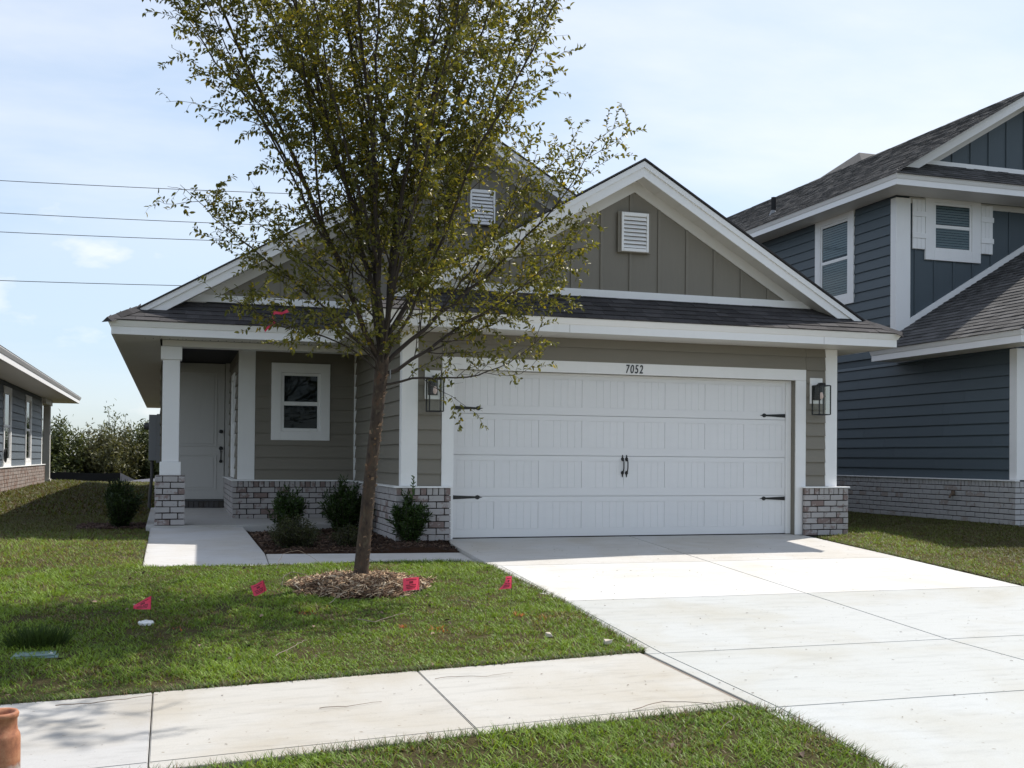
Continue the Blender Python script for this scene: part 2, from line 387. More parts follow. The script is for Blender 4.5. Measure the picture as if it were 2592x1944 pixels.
def chamfer_box_mesh(name, L, D, H, ch, mat, jit=0.0, seed=0):
    """box L along x, D along y (depth), H along z; origin at front-bottom-left"""
    rr = random.Random(seed); mb = MB().box(0, L, 0, D, 0, H)
    me = bpy.data.meshes.new(name); me.from_pydata(mb.v, [], mb.f)
    bm = bmesh.new(); bm.from_mesh(me); bmesh.ops.recalc_face_normals(bm, faces=bm.faces)
    bmesh.ops.bevel(bm, geom=list(bm.edges), offset=ch, segments=1, affect='EDGES')
    for v in bm.verts: v.co += Vector((rr.uniform(-jit, jit), rr.uniform(-jit, jit), rr.uniform(-jit, jit)))
    bm.to_mesh(me); bm.free(); finish(me, mat); return me

# ---- brick walls
BL, BH = 0.205, 0.081
brick_cache = {}
def brick_mesh(L, H, mat, D=0.05):
    key = (round(L, 3), round(H, 3), mat, rnd.randrange(3))
    if key not in brick_cache:
        brick_cache[key] = chamfer_box_mesh('brick', L, D, H, 0.004, mat, 0.0022, hash(key[:2]) % 1000+key[3])
    return brick_cache[key]
def brick_face(parent, origin, u, n, length, z0, courses, mat='brick', mortar='mortar', rowlock=True, joined=False, rl_joined=False, depth=0.10, pitch=BL, ch=BH, start=0, rl_h=0.09, mirror=False):
    """courses of bricks on a vertical face. origin: left-bottom of the face as seen from outside, u: unit vector along, n: outward normal"""
    u = Vector(u); n = Vector(n); o0 = Vector((origin[0], origin[1], 0))
    H = courses*ch + (rl_h if rowlock else 0)
    e0, e1 = o0-n*0.014+u*0.016, o0-n*0.014+u*(length-0.016); core = MB().prism([e0+Vector((0,0,z0)), e1+Vector((0,0,z0)), e1+Vector((0,0,z0+H)), e0+Vector((0,0,z0+H))], -n*(depth-0.014))
    part = obj('mortar', core, mortar, parent)
    rot = Matrix((u, -n, Vector((0,0,1)))).transposed().to_4x4()
    J = MB(); items = []
    for c in range(courses):
        x = -(pitch/2 if (c+start) % 2 else 0.0)
        while x < length-0.01:
            a = max(x, 0)+0.0065 if x > 0 else max(x, 0)+0.001; b = min(x+pitch, length)-(0.0065 if x+pitch < length else 0.001)
            if b-a > 0.03: items.append((a, b-a, z0+c*ch+0.0065, ch-0.013, False))
            x += pitch
    if rowlock:
        k = max(1, round(length/0.0775)); p = length/k
        for i in range(k): items.append((i*p+0.006, p-0.012, z0+courses*ch+0.0055, rl_h-0.0075, True))
    for a, L, z, h, rl in items:
        jx = rnd.uniform(-0.0015, 0.0015); out = rnd.uniform(-0.002, 0.002)
        pos = o0+u*(a+jx)+Vector((0,0,z+rnd.uniform(-0.001, 0.001)))+n*out
        if joined or (rl and rl_joined):
            e = MB().box(0, L, 0, 0.05, 0, h); i = len(J.v)
            J.v += [tuple(pos+u*v[0]-n*v[1]+Vector((0,0,v[2]))) for v in e.v]; J.f += [tuple(i+q for q in f) for f in e.f]
        else:
            m = Matrix.Translation(pos) @ rot @ Matrix.Rotation(rnd.uniform(-0.006, 0.006), 4, 'Y')
            inst('brick', brick_mesh(L, h, mat), part, m)
    if J.v: stuff(obj('brick_course', J, mat, part))
    return part

# ---- lap siding
def plank(parent, p0, u, n, length, z, h, mat, under=0.02, name='siding_plank'):
    u = Vector(u); n = Vector(n); p0 = Vector(p0)
    def P(s, o, zz): return p0+u*s+n*o+Vector((0,0,zz))
    prof = [(0.002, z+0.003), (0.014, z+0.003), (0.015, z-0.006), (0.030, z-0.006), (0.007, z+h-0.002), (0.002, z+h-0.002)]
    mb = MB().prism([P(0, o, zz) for o, zz in prof], u*length)
    return obj(name, mb, mat, parent)
def siding(parent, p0, u, n, length, z0, z1, mat, exp=0.183, holes=()):
    """holes: (s0, s1, z0, z1) openings along the wall"""
    z = z0; u = Vector(u)
    while z < z1-0.02:
        h = min(exp, z1-z); spans = [(0, length)]
        for s0, s1, a, b in holes:
            if a < z+h-0.001 and b > z+0.001:
                spans = [q for x0, x1 in spans for q in ((x0, min(x1, s0)), (max(x0, s1), x1)) if q[1]-q[0] > 0.01]
        cuts = sorted({zz for s0, s1, a, b in holes for zz in (a, b) if z+0.004 < zz < z+h-0.004})
        for x0, x1 in spans:
            while x1-x0 > 3.0:
                c_ = x0+rnd.uniform(1.4, 2.9) if x1-x0 < 6 else x0+rnd.uniform(2.2, 3.66)
                plank(parent, Vector(p0)+u*x0, u, n, c_-x0-0.003, z, h, mat); x0 = c_
            plank(parent, Vector(p0)+u*x0, u, n, x1-x0, z, h, mat)
        z += exp
# sloped box on roof plane etc.
def extrude_profile(name, path, prof, mat, parent, m0=0, m1=0):
    """prof points (out, z) swept along [(x,y),(x,y)], outward normal to the right of travel; m0/m1: mitre at the ends (+1 outside corner, -1 inside)"""
    (x0, y0), (x1, y1) = path; d = Vector((x1-x0, y1-y0, 0)); d.normalize(); n = Vector((d.y, -d.x, 0)); k = len(prof); mb = MB()
    mb.v = [tuple(Vector((x0, y0, z))+n*o-d*o*m0) for o, z in prof]+[tuple(Vector((x1, y1, z))+n*o+d*o*m1) for o, z in prof]
    mb.f = [tuple(range(k)), tuple(k+i for i in reversed(range(k)))]+[(i, k+i, k+(i+1) % k, (i+1) % k) for i in range(k)]
    return obj(name, mb, mat, parent)
FASC = lambda zb: [(-0.03, zb), (0.0, zb), (0.0, zb+0.098), (0.012, zb+0.104), (0.045, zb+0.168), (0.045, zb+0.178), (-0.03, zb+0.178)]

# ---- windows
def window(parent, c, u, n, W, H, trim=0.14, trim_b=None, mat='white', blinds=False, frame=0.045, trim_part=True, name='window', dark=True, mid=0.5, proud=0.042):
    """double hung window; c = centre of glass unit on the wall plane; u along, n outward"""
    u = Vector(u); n = Vector(n); c = Vector(c); Z = Vector((0,0,1)); trim_b = trim if trim_b is None else trim_b
    def bx(a0, a1, z0, z1, o0, o1, nm, m, par, bev=0.003):
        mb = MB().prism([c+u*a0+Z*z0+n*o0, c+u*a1+Z*z0+n*o0, c+u*a1+Z*z1+n*o0, c+u*a0+Z*z1+n*o0], n*(o1-o0)); return obj(nm, mb, m, par, bev)
    w2, h2 = W/2, H/2
    win = bx(-w2-0.002, w2+0.002, -h2-0.002, h2+0.002, 0.0005, 0.003, name, 'dark_in', parent, 0)
    for a0, a1 in ((-w2, -w2+frame), (w2-frame, w2)): bx(a0, a1, -h2, h2, 0.0035, 0.024, 'window_frame', 'white', win)
    bx(-w2+frame, w2-frame, h2-frame, h2, 0.0035, 0.024, 'window_frame', 'white', win)
    bx(-w2+frame, w2-frame, -h2, -h2+frame*1.1, 0.0035, 0.030, 'window_sill', 'white', win)
    zm = -h2+H*mid; iw = w2-frame
    bx(-iw, iw, zm-0.03, zm+0.03, 0.0035, 0.021, 'meeting_rail', 'white', win)
    for nm, z0, z1, off in (('pane', zm+0.03, h2-frame, 0.0155), ('pane', -h2+frame*1.1, zm-0.03, 0.0135)):
        mb = MB().prism([c+u*-iw+Z*z0+n*off, c+u*iw+Z*z0+n*off, c+u*iw+Z*z1+n*off, c+u*-iw+Z*z1+n*off], -n*0.003); obj(nm, mb, 'glass', win)
    if blinds:
        z = -h2+frame*1.4
        while z < h2-frame*1.2:
            if abs(z-zm) > 0.04:
                mb = MB().prism([c+u*-iw*0.99+Z*z+n*0.0105, c+u*iw*0.99+Z*z+n*0.0105, c+u*iw*0.99+Z*(z+0.037)+n*0.0045, c+u*-iw*0.99+Z*(z+0.037)+n*0.0045], Z*0.002)
                obj('blind_slat', mb, 'blind', win)
            z += 0.046
    if trim_part and trim > 0:
        for a0, a1, z0, z1 in ((-w2-trim, -w2, -h2-trim_b, h2+trim), (w2, w2+trim, -h2-trim_b, h2+trim), (-w2, w2, h2, h2+trim), (-w2, w2, -h2-trim_b, -h2)):
            bx(a0, a1, z0, z1, 0.0035, proud, 'window_trim', mat, win)
    return win

# ================================================================ SETTING
def sstep(a, b, x):
    t = np.clip((x-a)/(b-a), 0, 1); return t*t*(3-2*t)
def zf(x, y):
    """lie of the land: falls from the houses to the street and gently to the left"""
    x = np.asarray(x, float); y = np.asarray(y, float)
    z = np.where(y >= 0, -0.02, np.where(y > -6.05, -0.02+0.06*y, np.where(y > -7.6, -0.383+0.025*(y+6.05), np.where(y > -9.9, -0.42+0.075*(y+7.6), -0.60))))
    z = z-0.017*np.clip(-x, 0, 9)*np.clip((-y-1.5)/4, 0, 1)
    z = z+0.08*sstep(5.3, 8.3, x)*sstep(-7, -1, y)
    z = z+0.19*sstep(-4.2, -6.9, x)*sstep(2, 12, y)*(1-sstep(22, 32, y))-0.10*sstep(22, 34, y)
    return z
def vnoise(x, y, s, seed=0):
    """smooth value noise"""
    x = np.asarray(x)*s; y = np.asarray(y)*s; xi = np.floor(x).astype(np.int64); yi = np.floor(y).astype(np.int64)
    fx = x-xi; fy = y-yi; fx = fx*fx*(3-2*fx); fy = fy*fy*(3-2*fy)
    def h(a, b): 
        n = (a*374761393+b*668265263+seed*982451653) & 0x7fffffff; n = ((n ^ (n >> 13))*1274126177) & 0x7fffffff
        return ((n ^ (n >> 16)) & 0xffff)/65535.0
    return (h(xi, yi)*(1-fx)+h(xi+1, yi)*fx)*(1-fy)+(h(xi, yi+1)*(1-fx)+h(xi+1, yi+1)*fx)*fy
def inpoly(px, py, poly):
    r = np.zeros(len(px), bool); n = len(poly); j = n-1
    for i in range(n):
        xi, yi = poly[i]; xj, yj = poly[j]
        c = ((yi > py) != (yj > py)) & (px < (xj-xi)*(py-yi)/(yj-yi+1e-12)+xi); r ^= c; j = i
    return r
# wide base sheet, reaching the horizon
xs = np.concatenate([[-900, -300, -120, -60, -30], np.arange(-16, 20.1, 0.5), [30, 60, 120, 300, 900]])
ys = np.concatenate([[-600, -200, -80, -40, -25], np.arange(-16, 46.1, 0.5), [60, 90, 150, 300, 900, 1500]])
gx, gy = np.meshgrid(xs, ys); nx, ny = len(xs), len(ys)
gz = zf(gx, gy)-0.13
V = np.stack([gx, gy, gz], -1).reshape(-1, 3); i = np.arange(nx*ny).reshape(ny, nx)
F = np.stack([i[:-1, :-1], i[:-1, 1:], i[1:, 1:], i[1:, :-1]], -1).reshape(-1, 4)
struct(np_mesh('ground', V, F, 'ground', smooth=True))

def lawn(name, poly, dz, step, mat='soil', skirt=0.12, bumpy=0.012):
    """turf sheet filling a polygon, with a cut edge going down"""
    P = np.array(poly); bm = bmesh.new(); vs = [bm.verts.new((x, y, 0)) for x, y in poly]; bm.faces.new(vs)
    lo = P.min(0); hi = P.max(0)
    for ax in (0, 1):
        k = lo[ax]+step
        while k < hi[ax]:
            co = [0, 0, 0]; co[ax] = k; no = [0, 0, 0]; no[ax] = 1
            bmesh.ops.bisect_plane(bm, geom=bm.verts[:]+bm.edges[:]+bm.faces[:], plane_co=co, plane_no=no); k += step
    X = np.array([v.co.x for v in bm.verts]); Y = np.array([v.co.y for v in bm.verts]); Z = zf(X, Y)+dz+bumpy*(vnoise(X, Y, 1.7, 3)-0.5)+bumpy*(vnoise(X, Y, 5, 4)-0.5)
    for v, z in zip(bm.verts, Z): v.co.z = z
    be = [e for e in bm.edges if len(e.link_faces) == 1]
    r = bmesh.ops.extrude_edge_only(bm, edges=be)
    for g in r['geom']:
        if isinstance(g, bmesh.types.BMVert): g.co.z -= skirt
    bmesh.ops.recalc_face_normals(bm, faces=bm.faces)
    me = bpy.data.meshes.new(name); bm.to_mesh(me); bm.free(); finish(me, mat, False)
    return struct(link(bpy.data.objects.new(name, me)))
def wob(pts, amp=0.02, step=0.15, seed=1):
    out = []; rr = random.Random(seed)
    for (x0, y0), (x1, y1) in zip(pts, pts[1:]):
        n = max(1, int(math.hypot(x1-x0, y1-y0)/step))
        for i in range(n):
            t = i/n; out.append((x0+(x1-x0)*t+rr.uniform(-amp, amp), y0+(y1-y0)*t+rr.uniform(-amp, amp)))
    out.append(pts[-1]); return out
swb = lambda x: -6.03+0.055*min(0, x+0.12)*1.0      # back edge of the pavement
swf = lambda x: -7.58+0.060*min(0, x+0.08)          # street edge of the pavement
front_poly = wob([(-3.63, 2.0), (-3.66, -1.70), (-2.0, -1.72), (-0.62, -1.70), (-0.30, -1.78), (-0.12, -2.1), (-0.05, -4.1), (-0.12, -6.02), (-2.2, swb(-2.2)), (-4.4, swb(-4.4)), (-9, swb(-9))], 0.018, 0.12, 3) \
    + [(-14, -6.6), (-14, 8), (-14, 33.5), (-3.2, 33.5), (-3.2, 26), (-3.62, 26), (-3.62, 8.0)]
strip_poly = wob([(-9, swf(-9)-0.02), (-3.2, swf(-3.2)-0.10), (-2.4, swf(-2.4)-0.02), (-0.9, swf(-0.9)-0.04), (-0.20, -7.62), (-0.08, -7.75), (-0.03, -8.6), (-0.02, -9.85)], 0.018, 0.12, 5) + [(-9, -9.85)]
right_poly = wob([(5.02, -6.0), (5.03, -2.6), (5.02, -0.55), (5.06, -0.30), (5.70, -0.12)], 0.015, 0.12, 7) + [(5.72, 0.1), (5.72, 26), (8.70, 26), (8.70, -0.2), (14, -0.4), (14, -6.0)]
right_strip = [(5.05, -9.85), (5.05, -7.62), (14, -7.62), (14, -9.85)]
lawn('lawn_soil', front_poly, 0.015, 0.45)
lawn('verge_soil', strip_poly, 0.015, 0.4)
lawn('side_lawn_soil', right_poly, 0.015, 0.5)
lawn('far_verge_soil', right_strip, 0.0, 0.8)

# ---- concrete
def slab(name, poly, top, mat, parent, col=(1, 1, 1), th=0.10, bev=0.005):
    mb = MB(); n = len(poly); 
    t_ = [(x, y, top(x, y)) for x, y in poly]; b_ = [(x, y, z-th) for x, y, z in t_]
    mb.v = t_+b_; mb.f = [tuple(range(n)), tuple(n+k for k in reversed(range(n)))]+[(k, n+k, n+(k+1) % n, (k+1) % n) for k in range(n)]
    o = obj(name, mb, mat, parent, bev, seg=2); o.color = (*col, 1); return o
zt = lambda x, y: float(zf(x, y))+0.012
zd = lambda x, y: float(-0.02+0.06*min(0, max(y, -6.05)) if y > -6.05 else zf(max(x, 0), y))+0.012
dw = struct(bpy.data.objects.new('driveway', None)); C.objects.link(dw)
xl, xm, xr = -0.11, 2.455, 5.01
rows = [(0.10, -2.10, (0.96, 0.935, 0.905)), (-2.104, -4.10, (1.06, 1.06, 1.06)), (-4.105, -6.09, (0.80, 0.825, 0.825)), (-6.095, -7.66, (0.78, 0.805, 0.80)), (-7.665, -9.9, (0.80, 0.83, 0.835))]
for k, (ya, yb, c) in enumerate(rows):
    zfun = lambda x, y: (-0.008+0.06*min(0, y)) if y > -6.1 else (-0.374+0.025*(y+6.1) if y > -7.67 else -0.413+0.075*(y+7.667))
    for (xa, xb) in ((xl, xm-0.003), (xm+0.003, xr)):
        if k == 0 and xa == xl: p = [(-0.03, ya), (xb, ya), (xb, yb), (xa, yb), (-0.11, -0.35)]
        else: p = [(xa, ya), (xb, ya), (xb, yb), (xa, yb)]
        if xa == xl and k > 0:
            slab('slab_border', [(xa, ya), (xa+0.105, ya), (xa+0.105, yb), (xa, yb)], zfun, 'concrete', dw, c, bev=0.003); p = [(xa+0.108, ya), (xb, ya), (xb, yb), (xa+0.108, yb)]
        slab('concrete_slab', p, zfun, 'concrete', dw, c)
obj('joint_bed', MB().poly([(xl, 0.1, -0.06), (xr, 0.1, -0.06), (xr, -6.1, -0.426), (xl, -6.1, -0.426)]).poly([(xl, -6.1, -0.426), (xr, -6.1, -0.426), (xr, -9.9, -0.63), (xl, -9.9, -0.63)]), 'joint', dw)
sw = struct(bpy.data.objects.new('sidewalk', None)); C.objects.link(sw)
jx = [-0.145, -1.80, -3.47, -5.15, -6.8, -8.5]; cols = [(1.0, 0.985, 0.95), (0.98, 0.955, 0.91), (0.95, 0.95, 0.96), (0.95, 0.95, 0.97), (1, 1, 1)]
for k in range(5):
    a, b = jx[k+1]+0.003, jx[k]-0.003
    slab('concrete_slab', [(a, swb(a)), (b, swb(b)), (b, swf(b)+0.12), (a, swf(a)+0.12)], zt, 'walk', sw, cols[k])
    slab('slab_border', [(a, swf(a)+0.117), (b, swf(b)+0.117), (b, swf(b)), (a, swf(a))], zt, 'walk', sw, cols[k], bev=0.003)
slab('concrete_slab', [(5.03, -6.09), (9, -6.09), (9, -7.62), (5.03, -7.62)], zt, 'walk', sw)
obj('joint_bed', MB().poly([(-8.5, swb(-8.5), zt(-8.5, -6.4)-0.05), (-0.11, -6.05, zt(-0.1, -6.05)-0.05), (-0.11, -7.58, zt(-0.1, -7.58)-0.05), (-8.5, swf(-8.5), zt(-8.5, -8)-0.05)]), 'joint', sw)
obj('expansion_strip', MB().prism([(-0.142, -6.05, -0.40), (-0.114, -6.05, -0.40), (-0.114, -7.62, -0.44), (-0.142, -7.62, -0.44)], (0, 0, 0.018)), 'joint', sw)
# front walk: landing and link to the drive, with the porch slab above
fwk = struct(bpy.data.objects.new('front_walk', None)); C.objects.link(fwk)
zl = lambda x, y: 0.045-0.0415*(2.08-y) if y > -0.87 else -0.0774+0.06*(y+0.87)
slab('concrete_slab', [(-3.62, 2.08), (-2.42, 2.08), (-2.36, -0.80), (-2.39, -1.72), (-3.64, -1.72)], zl, 'concrete', fwk, (0.96, 0.95, 0.95))
zk = lambda x, y: -0.0774+0.06*(y+0.87)-0.02*(x+2.37)/2.2
slab('concrete_slab', [(-2.352, -0.84), (-1.27, -0.86), (-1.27, -1.74), (-2.382, -1.72)], zk, 'concrete', fwk, (0.95, 0.93, 0.91))
slab('concrete_slab', [(-1.262, -0.86), (-0.12, -0.86), (-0.12, -1.74), (-1.262, -1.74)], zk, 'concrete', fwk, (0.97, 0.95, 0.93))
pch = struct(bpy.data.objects.new('porch_slab', None)); C.objects.link(pch)
zp = lambda x, y: 0.066+0.013*(y-2.1)
slab('concrete_slab', [(-3.68, 6.25), (-2.41, 6.25), (-2.41, 3.42), (-0.76, 3.42), (-0.76, 2.09), (-3.68, 2.09)], zp, 'concrete', pch, (0.86, 0.84, 0.82), th=0.18)
# street and kerb (behind and below the camera)
rd = struct(bpy.data.objects.new('road', bpy.data.meshes.new('road'))); C.objects.link(rd)
rd.data.from_pydata([(-120, -10.35, -0.735), (120, -10.35, -0.735), (120, -17.5, -0.735), (-120, -17.5, -0.735)], [], [(0, 1, 2, 3)]); rd.data.materials.append(MT['asphalt'])
kb = struct(bpy.data.objects.new('kerb', None)); C.objects.link(kb)
box('kerb_stone', -60, -0.1, -10.35, -9.87, -0.85, -0.605, 'walk', kb, 0.02); box('kerb_stone', 5.0, 60, -10.35, -9.87, -0.85, -0.605, 'walk', kb, 0.02)
box('kerb_stone', -0.09, 4.99, -10.35, -9.92, -0.85, -0.70, 'walk', kb, 0.02)
# planting bed
bed_poly = [(-2.36, 2.08), (-2.34, -0.82), (-0.10, -0.85), (-0.10, -0.36), (-0.05, -0.12), (-0.70, -0.10), (-0.70, 3.4), (-0.78, 2.08)]
bed = lawn('planting_bed', [(-2.40, 2.08), (-2.345, -0.83), (-0.13, -0.85), (-0.12, -0.36), (-0.04, -0.09), (-0.735, -0.09), (-0.735, 2.08)], 0.005, 0.12, 'mulch', 0.10, 0.05)
bed2 = lawn('side_planting_bed', [(-4.6, 2.55), (-3.66, 2.4), (-3.64, 3.6), (-4.6, 3.6)], 0.028, 0.12, 'mulch', 0.06, 0.04)

# ================================================================ THE TAN HOUSE
H = thing('garage_front_house', (1.0, 0.0, -0.02), 'tan single storey house with white garage door and two front gables', 'house')
S = 0.584                     # roof slope
ZS, ZE = 2.58, 2.762          # soffit, top of fascia
ZB = 0.637                    # top of brick
# core walls (behind the cladding)
wm = MB()
wm.box(-0.64, 0.0, 0.0, 0.12, -0.1, 2.60); wm.box(4.885, 5.52, 0.0, 0.12, -0.1, 2.60); wm.box(0.0, 4.885, 0.0, 0.12, 2.13, 2.60)
wm.box(-0.64, -0.52, 0.12, 3.66, -0.1, 2.60)
wm.box(-2.39, -0.52, 3.54, 3.66, -0.1, 2.78); wm.box(-2.39, -2.27, 3.66, 6.42, -0.1, 2.78)
wm.box(-3.53, -2.27, 6.30, 6.42, -0.1, 2.78); wm.box(-3.53, -3.41, 6.42, 25.0, -0.1, 2.60)
wm.box(5.40, 5.52, 0.12, 25.0, -0.1, 2.60); wm.box(-3.53, 5.52, 24.88, 25.0, -0.1, 2.60)
obj('wall', wm, 'tan', H)
# siding: garage front strips, header, return wall, window wall, entry side wall, long side walls
siding(H, (-0.46, 0, 0), (1,0,0), (0,-1,0), 0.30, ZB, ZS, 'tan')
siding(H, (5.05, 0, 0), (1,0,0), (0,-1,0), 0.31, ZB, ZS, 'tan')
for z, h in ((2.284, 0.183), (2.467, 0.113)): plank(H, (-0.155, 0, 0), (1,0,0), (0,-1,0), 5.20, z, h, 'tan')
siding(H, (-0.64, 3.54, 0), (0,-1,0), (-1,0,0), 3.44, ZB, ZS, 'tan')
siding(H, (-2.17, 3.54, 0), (1,0,0), (0,-1,0), 1.49, ZB, 2.76, 'tan', holes=[(0.28, 1.07, 1.39, 2.284)])
siding(H, (-2.39, 6.28, 0), (0,-1,0), (-1,0,0), 2.70, ZB, 2.76, 'tan', holes=[(1.03, 1.83, 0.79, 2.21)])
siding(H, (-3.53, 24.9, 0), (0,-1,0), (-1,0,0), 18.5, ZB, ZS, 'tan')
siding(H, (5.52, 0.1, 0), (0,1,0), (1,0,0), 24.8, 0.2, ZS, 'tan')
# corner boards
box('corner_board', -0.667, -0.463, -0.027, 0.0, ZB+0.022, ZS-0.002, 'white', H, 0.003)
box('corner_board', -0.667, -0.640, 0.001, 0.10, ZB+0.022, ZS-0.002, 'white', H, 0.003)
box('corner_board', 5.36, 5.547, -0.027, 0.0, ZB+0.022, ZS-0.002, 'white', H, 0.003)
box('corner_board', 5.521, 5.547, 0.001, 0.10, 0.2, ZS-0.002, 'white', H, 0.003)
box('corner_board', -2.417, -2.172, 3.513, 3.54, ZB+0.022, 2.76, 'white', H, 0.003)
box('corner_board', -2.417, -2.391, 3.541, 3.58, ZB+0.022, 2.76, 'white', H, 0.003)
box('corner_board', -0.682, -0.642, 3.50, 3.538, ZB+0.022, 2.60, 'white', H, 0.003)
# brick base
BZ = -0.02
brick_face(H, (-0.745, -0.105), (1,0,0), (0,-1,0), 0.695, BZ, 7)
brick_face(H, (-0.745, 3.44), (0,-1,0), (-1,0,0), 3.55, BZ, 7, rl_joined=True, start=1)
brick_face(H, (-2.49, 3.435), (1,0,0), (0,-1,0), 1.75, BZ+0.081, 6, start=1)
brick_face(H, (-2.49, 6.26), (0,-1,0), (-1,0,0), 2.83, BZ+0.081, 6, joined=True)
brick_face(H, (4.985, -0.105), (1,0,0), (0,-1,0), 0.695, BZ, 7)
brick_face(H, (5.68, -0.105), (0,1,0), (1,0,0), 1.2, BZ, 7, joined=True)
brick_face(H, (-0.05, 0.0), (0,-1,0), (1,0,0), 0.10, BZ, 7, joined=True)
# water-table caps
box('cap_trim', -0.765, -0.035, -0.125, -0.028, ZB+0.001, ZB+0.021, 'white', H, 0.003)
box('cap_trim', -0.765, -0.668, -0.027, 3.42, ZB+0.001, ZB+0.021, 'white', H, 0.003)
box('cap_trim', -2.51, -0.766, 3.415, 3.512, ZB+0.001, ZB+0.021, 'white', H, 0.003)
box('cap_trim', -2.51, -2.418, 3.513, 6.28, ZB+0.001, ZB+0.021, 'white', H, 0.003)
box('cap_trim', 4.965, 5.70, -0.125, -0.028, ZB+0.001, ZB+0.021, 'white', H, 0.003)
# ---- soffits, fascia, beam
def soffit(x0, x1, y0, y1, ax, z=ZS, mat='soffit', par=H, step=0.305):
    """vented soffit laid in panels across the overhang"""
    a, b = (x0, x1) if ax == 'x' else (y0, y1); n = max(1, round((b-a)/step)); p = (b-a)/n
    for k in range(n):
        q0, q1 = a+k*p+0.0015, a+(k+1)*p-0.0015
        if ax == 'x': box('soffit_panel', q0, q1, y0, y1, z, z+0.012, mat, par)
        else: box('soffit_panel', x0, x1, q0, q1, z, z+0.012, mat, par)
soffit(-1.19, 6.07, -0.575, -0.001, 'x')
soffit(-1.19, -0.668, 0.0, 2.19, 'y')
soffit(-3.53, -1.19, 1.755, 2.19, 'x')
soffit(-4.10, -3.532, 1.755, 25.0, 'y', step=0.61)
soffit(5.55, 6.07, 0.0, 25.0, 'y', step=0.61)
hole = MB()
for k in range(26):
    x = -3.72+k*0.105
    if x < -1.2: hole.box(x-0.007, x+0.007, 2.09, 2.115, ZS-0.003, ZS+0.001)
stuff(obj('soffit_hole', hole, 'dark_in', H))
obj('roof_deck_liner', MB().poly([(-4.09, 1.76, ZS+0.03), (-1.18, 1.76, ZS+0.03), (-1.18, -0.56, ZS+0.03), (6.06, -0.56, ZS+0.03), (6.06, 25, ZS+0.03), (-4.09, 25, ZS+0.03)]), 'dark_in', H)
extrude_profile('fascia', ((-1.22, -0.6), (6.10, -0.6)), FASC(ZS), 'fascia', H, 1, 1)
extrude_profile('fascia', ((-1.22, 1.73), (-1.22, -0.6)), FASC(ZS), 'fascia', H, -1, 1)
extrude_profile('fascia', ((-4.13, 1.73), (-1.22, 1.73)), FASC(ZS), 'fascia', H, 1, -1)
extrude_profile('fascia', ((-4.13, 25), (-4.13, 1.73)), FASC(ZS), 'fascia', H, 0, 1)
extrude_profile('fascia', ((6.10, -0.6), (6.10, 25)), FASC(ZS), 'fascia', H, 1, 0)
for x in (1.32, 4.95): box('fascia_joint', x, x+0.004, -0.6015, -0.598, ZS+0.003, ZS+0.097, 'mortar_l', H)
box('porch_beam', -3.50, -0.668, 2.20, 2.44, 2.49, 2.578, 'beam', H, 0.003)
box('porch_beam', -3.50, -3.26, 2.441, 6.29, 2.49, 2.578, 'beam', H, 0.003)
box('porch_ceiling', -3.52, -0.66, 2.19, 6.3, 2.79, 2.81, 'soffit', H)
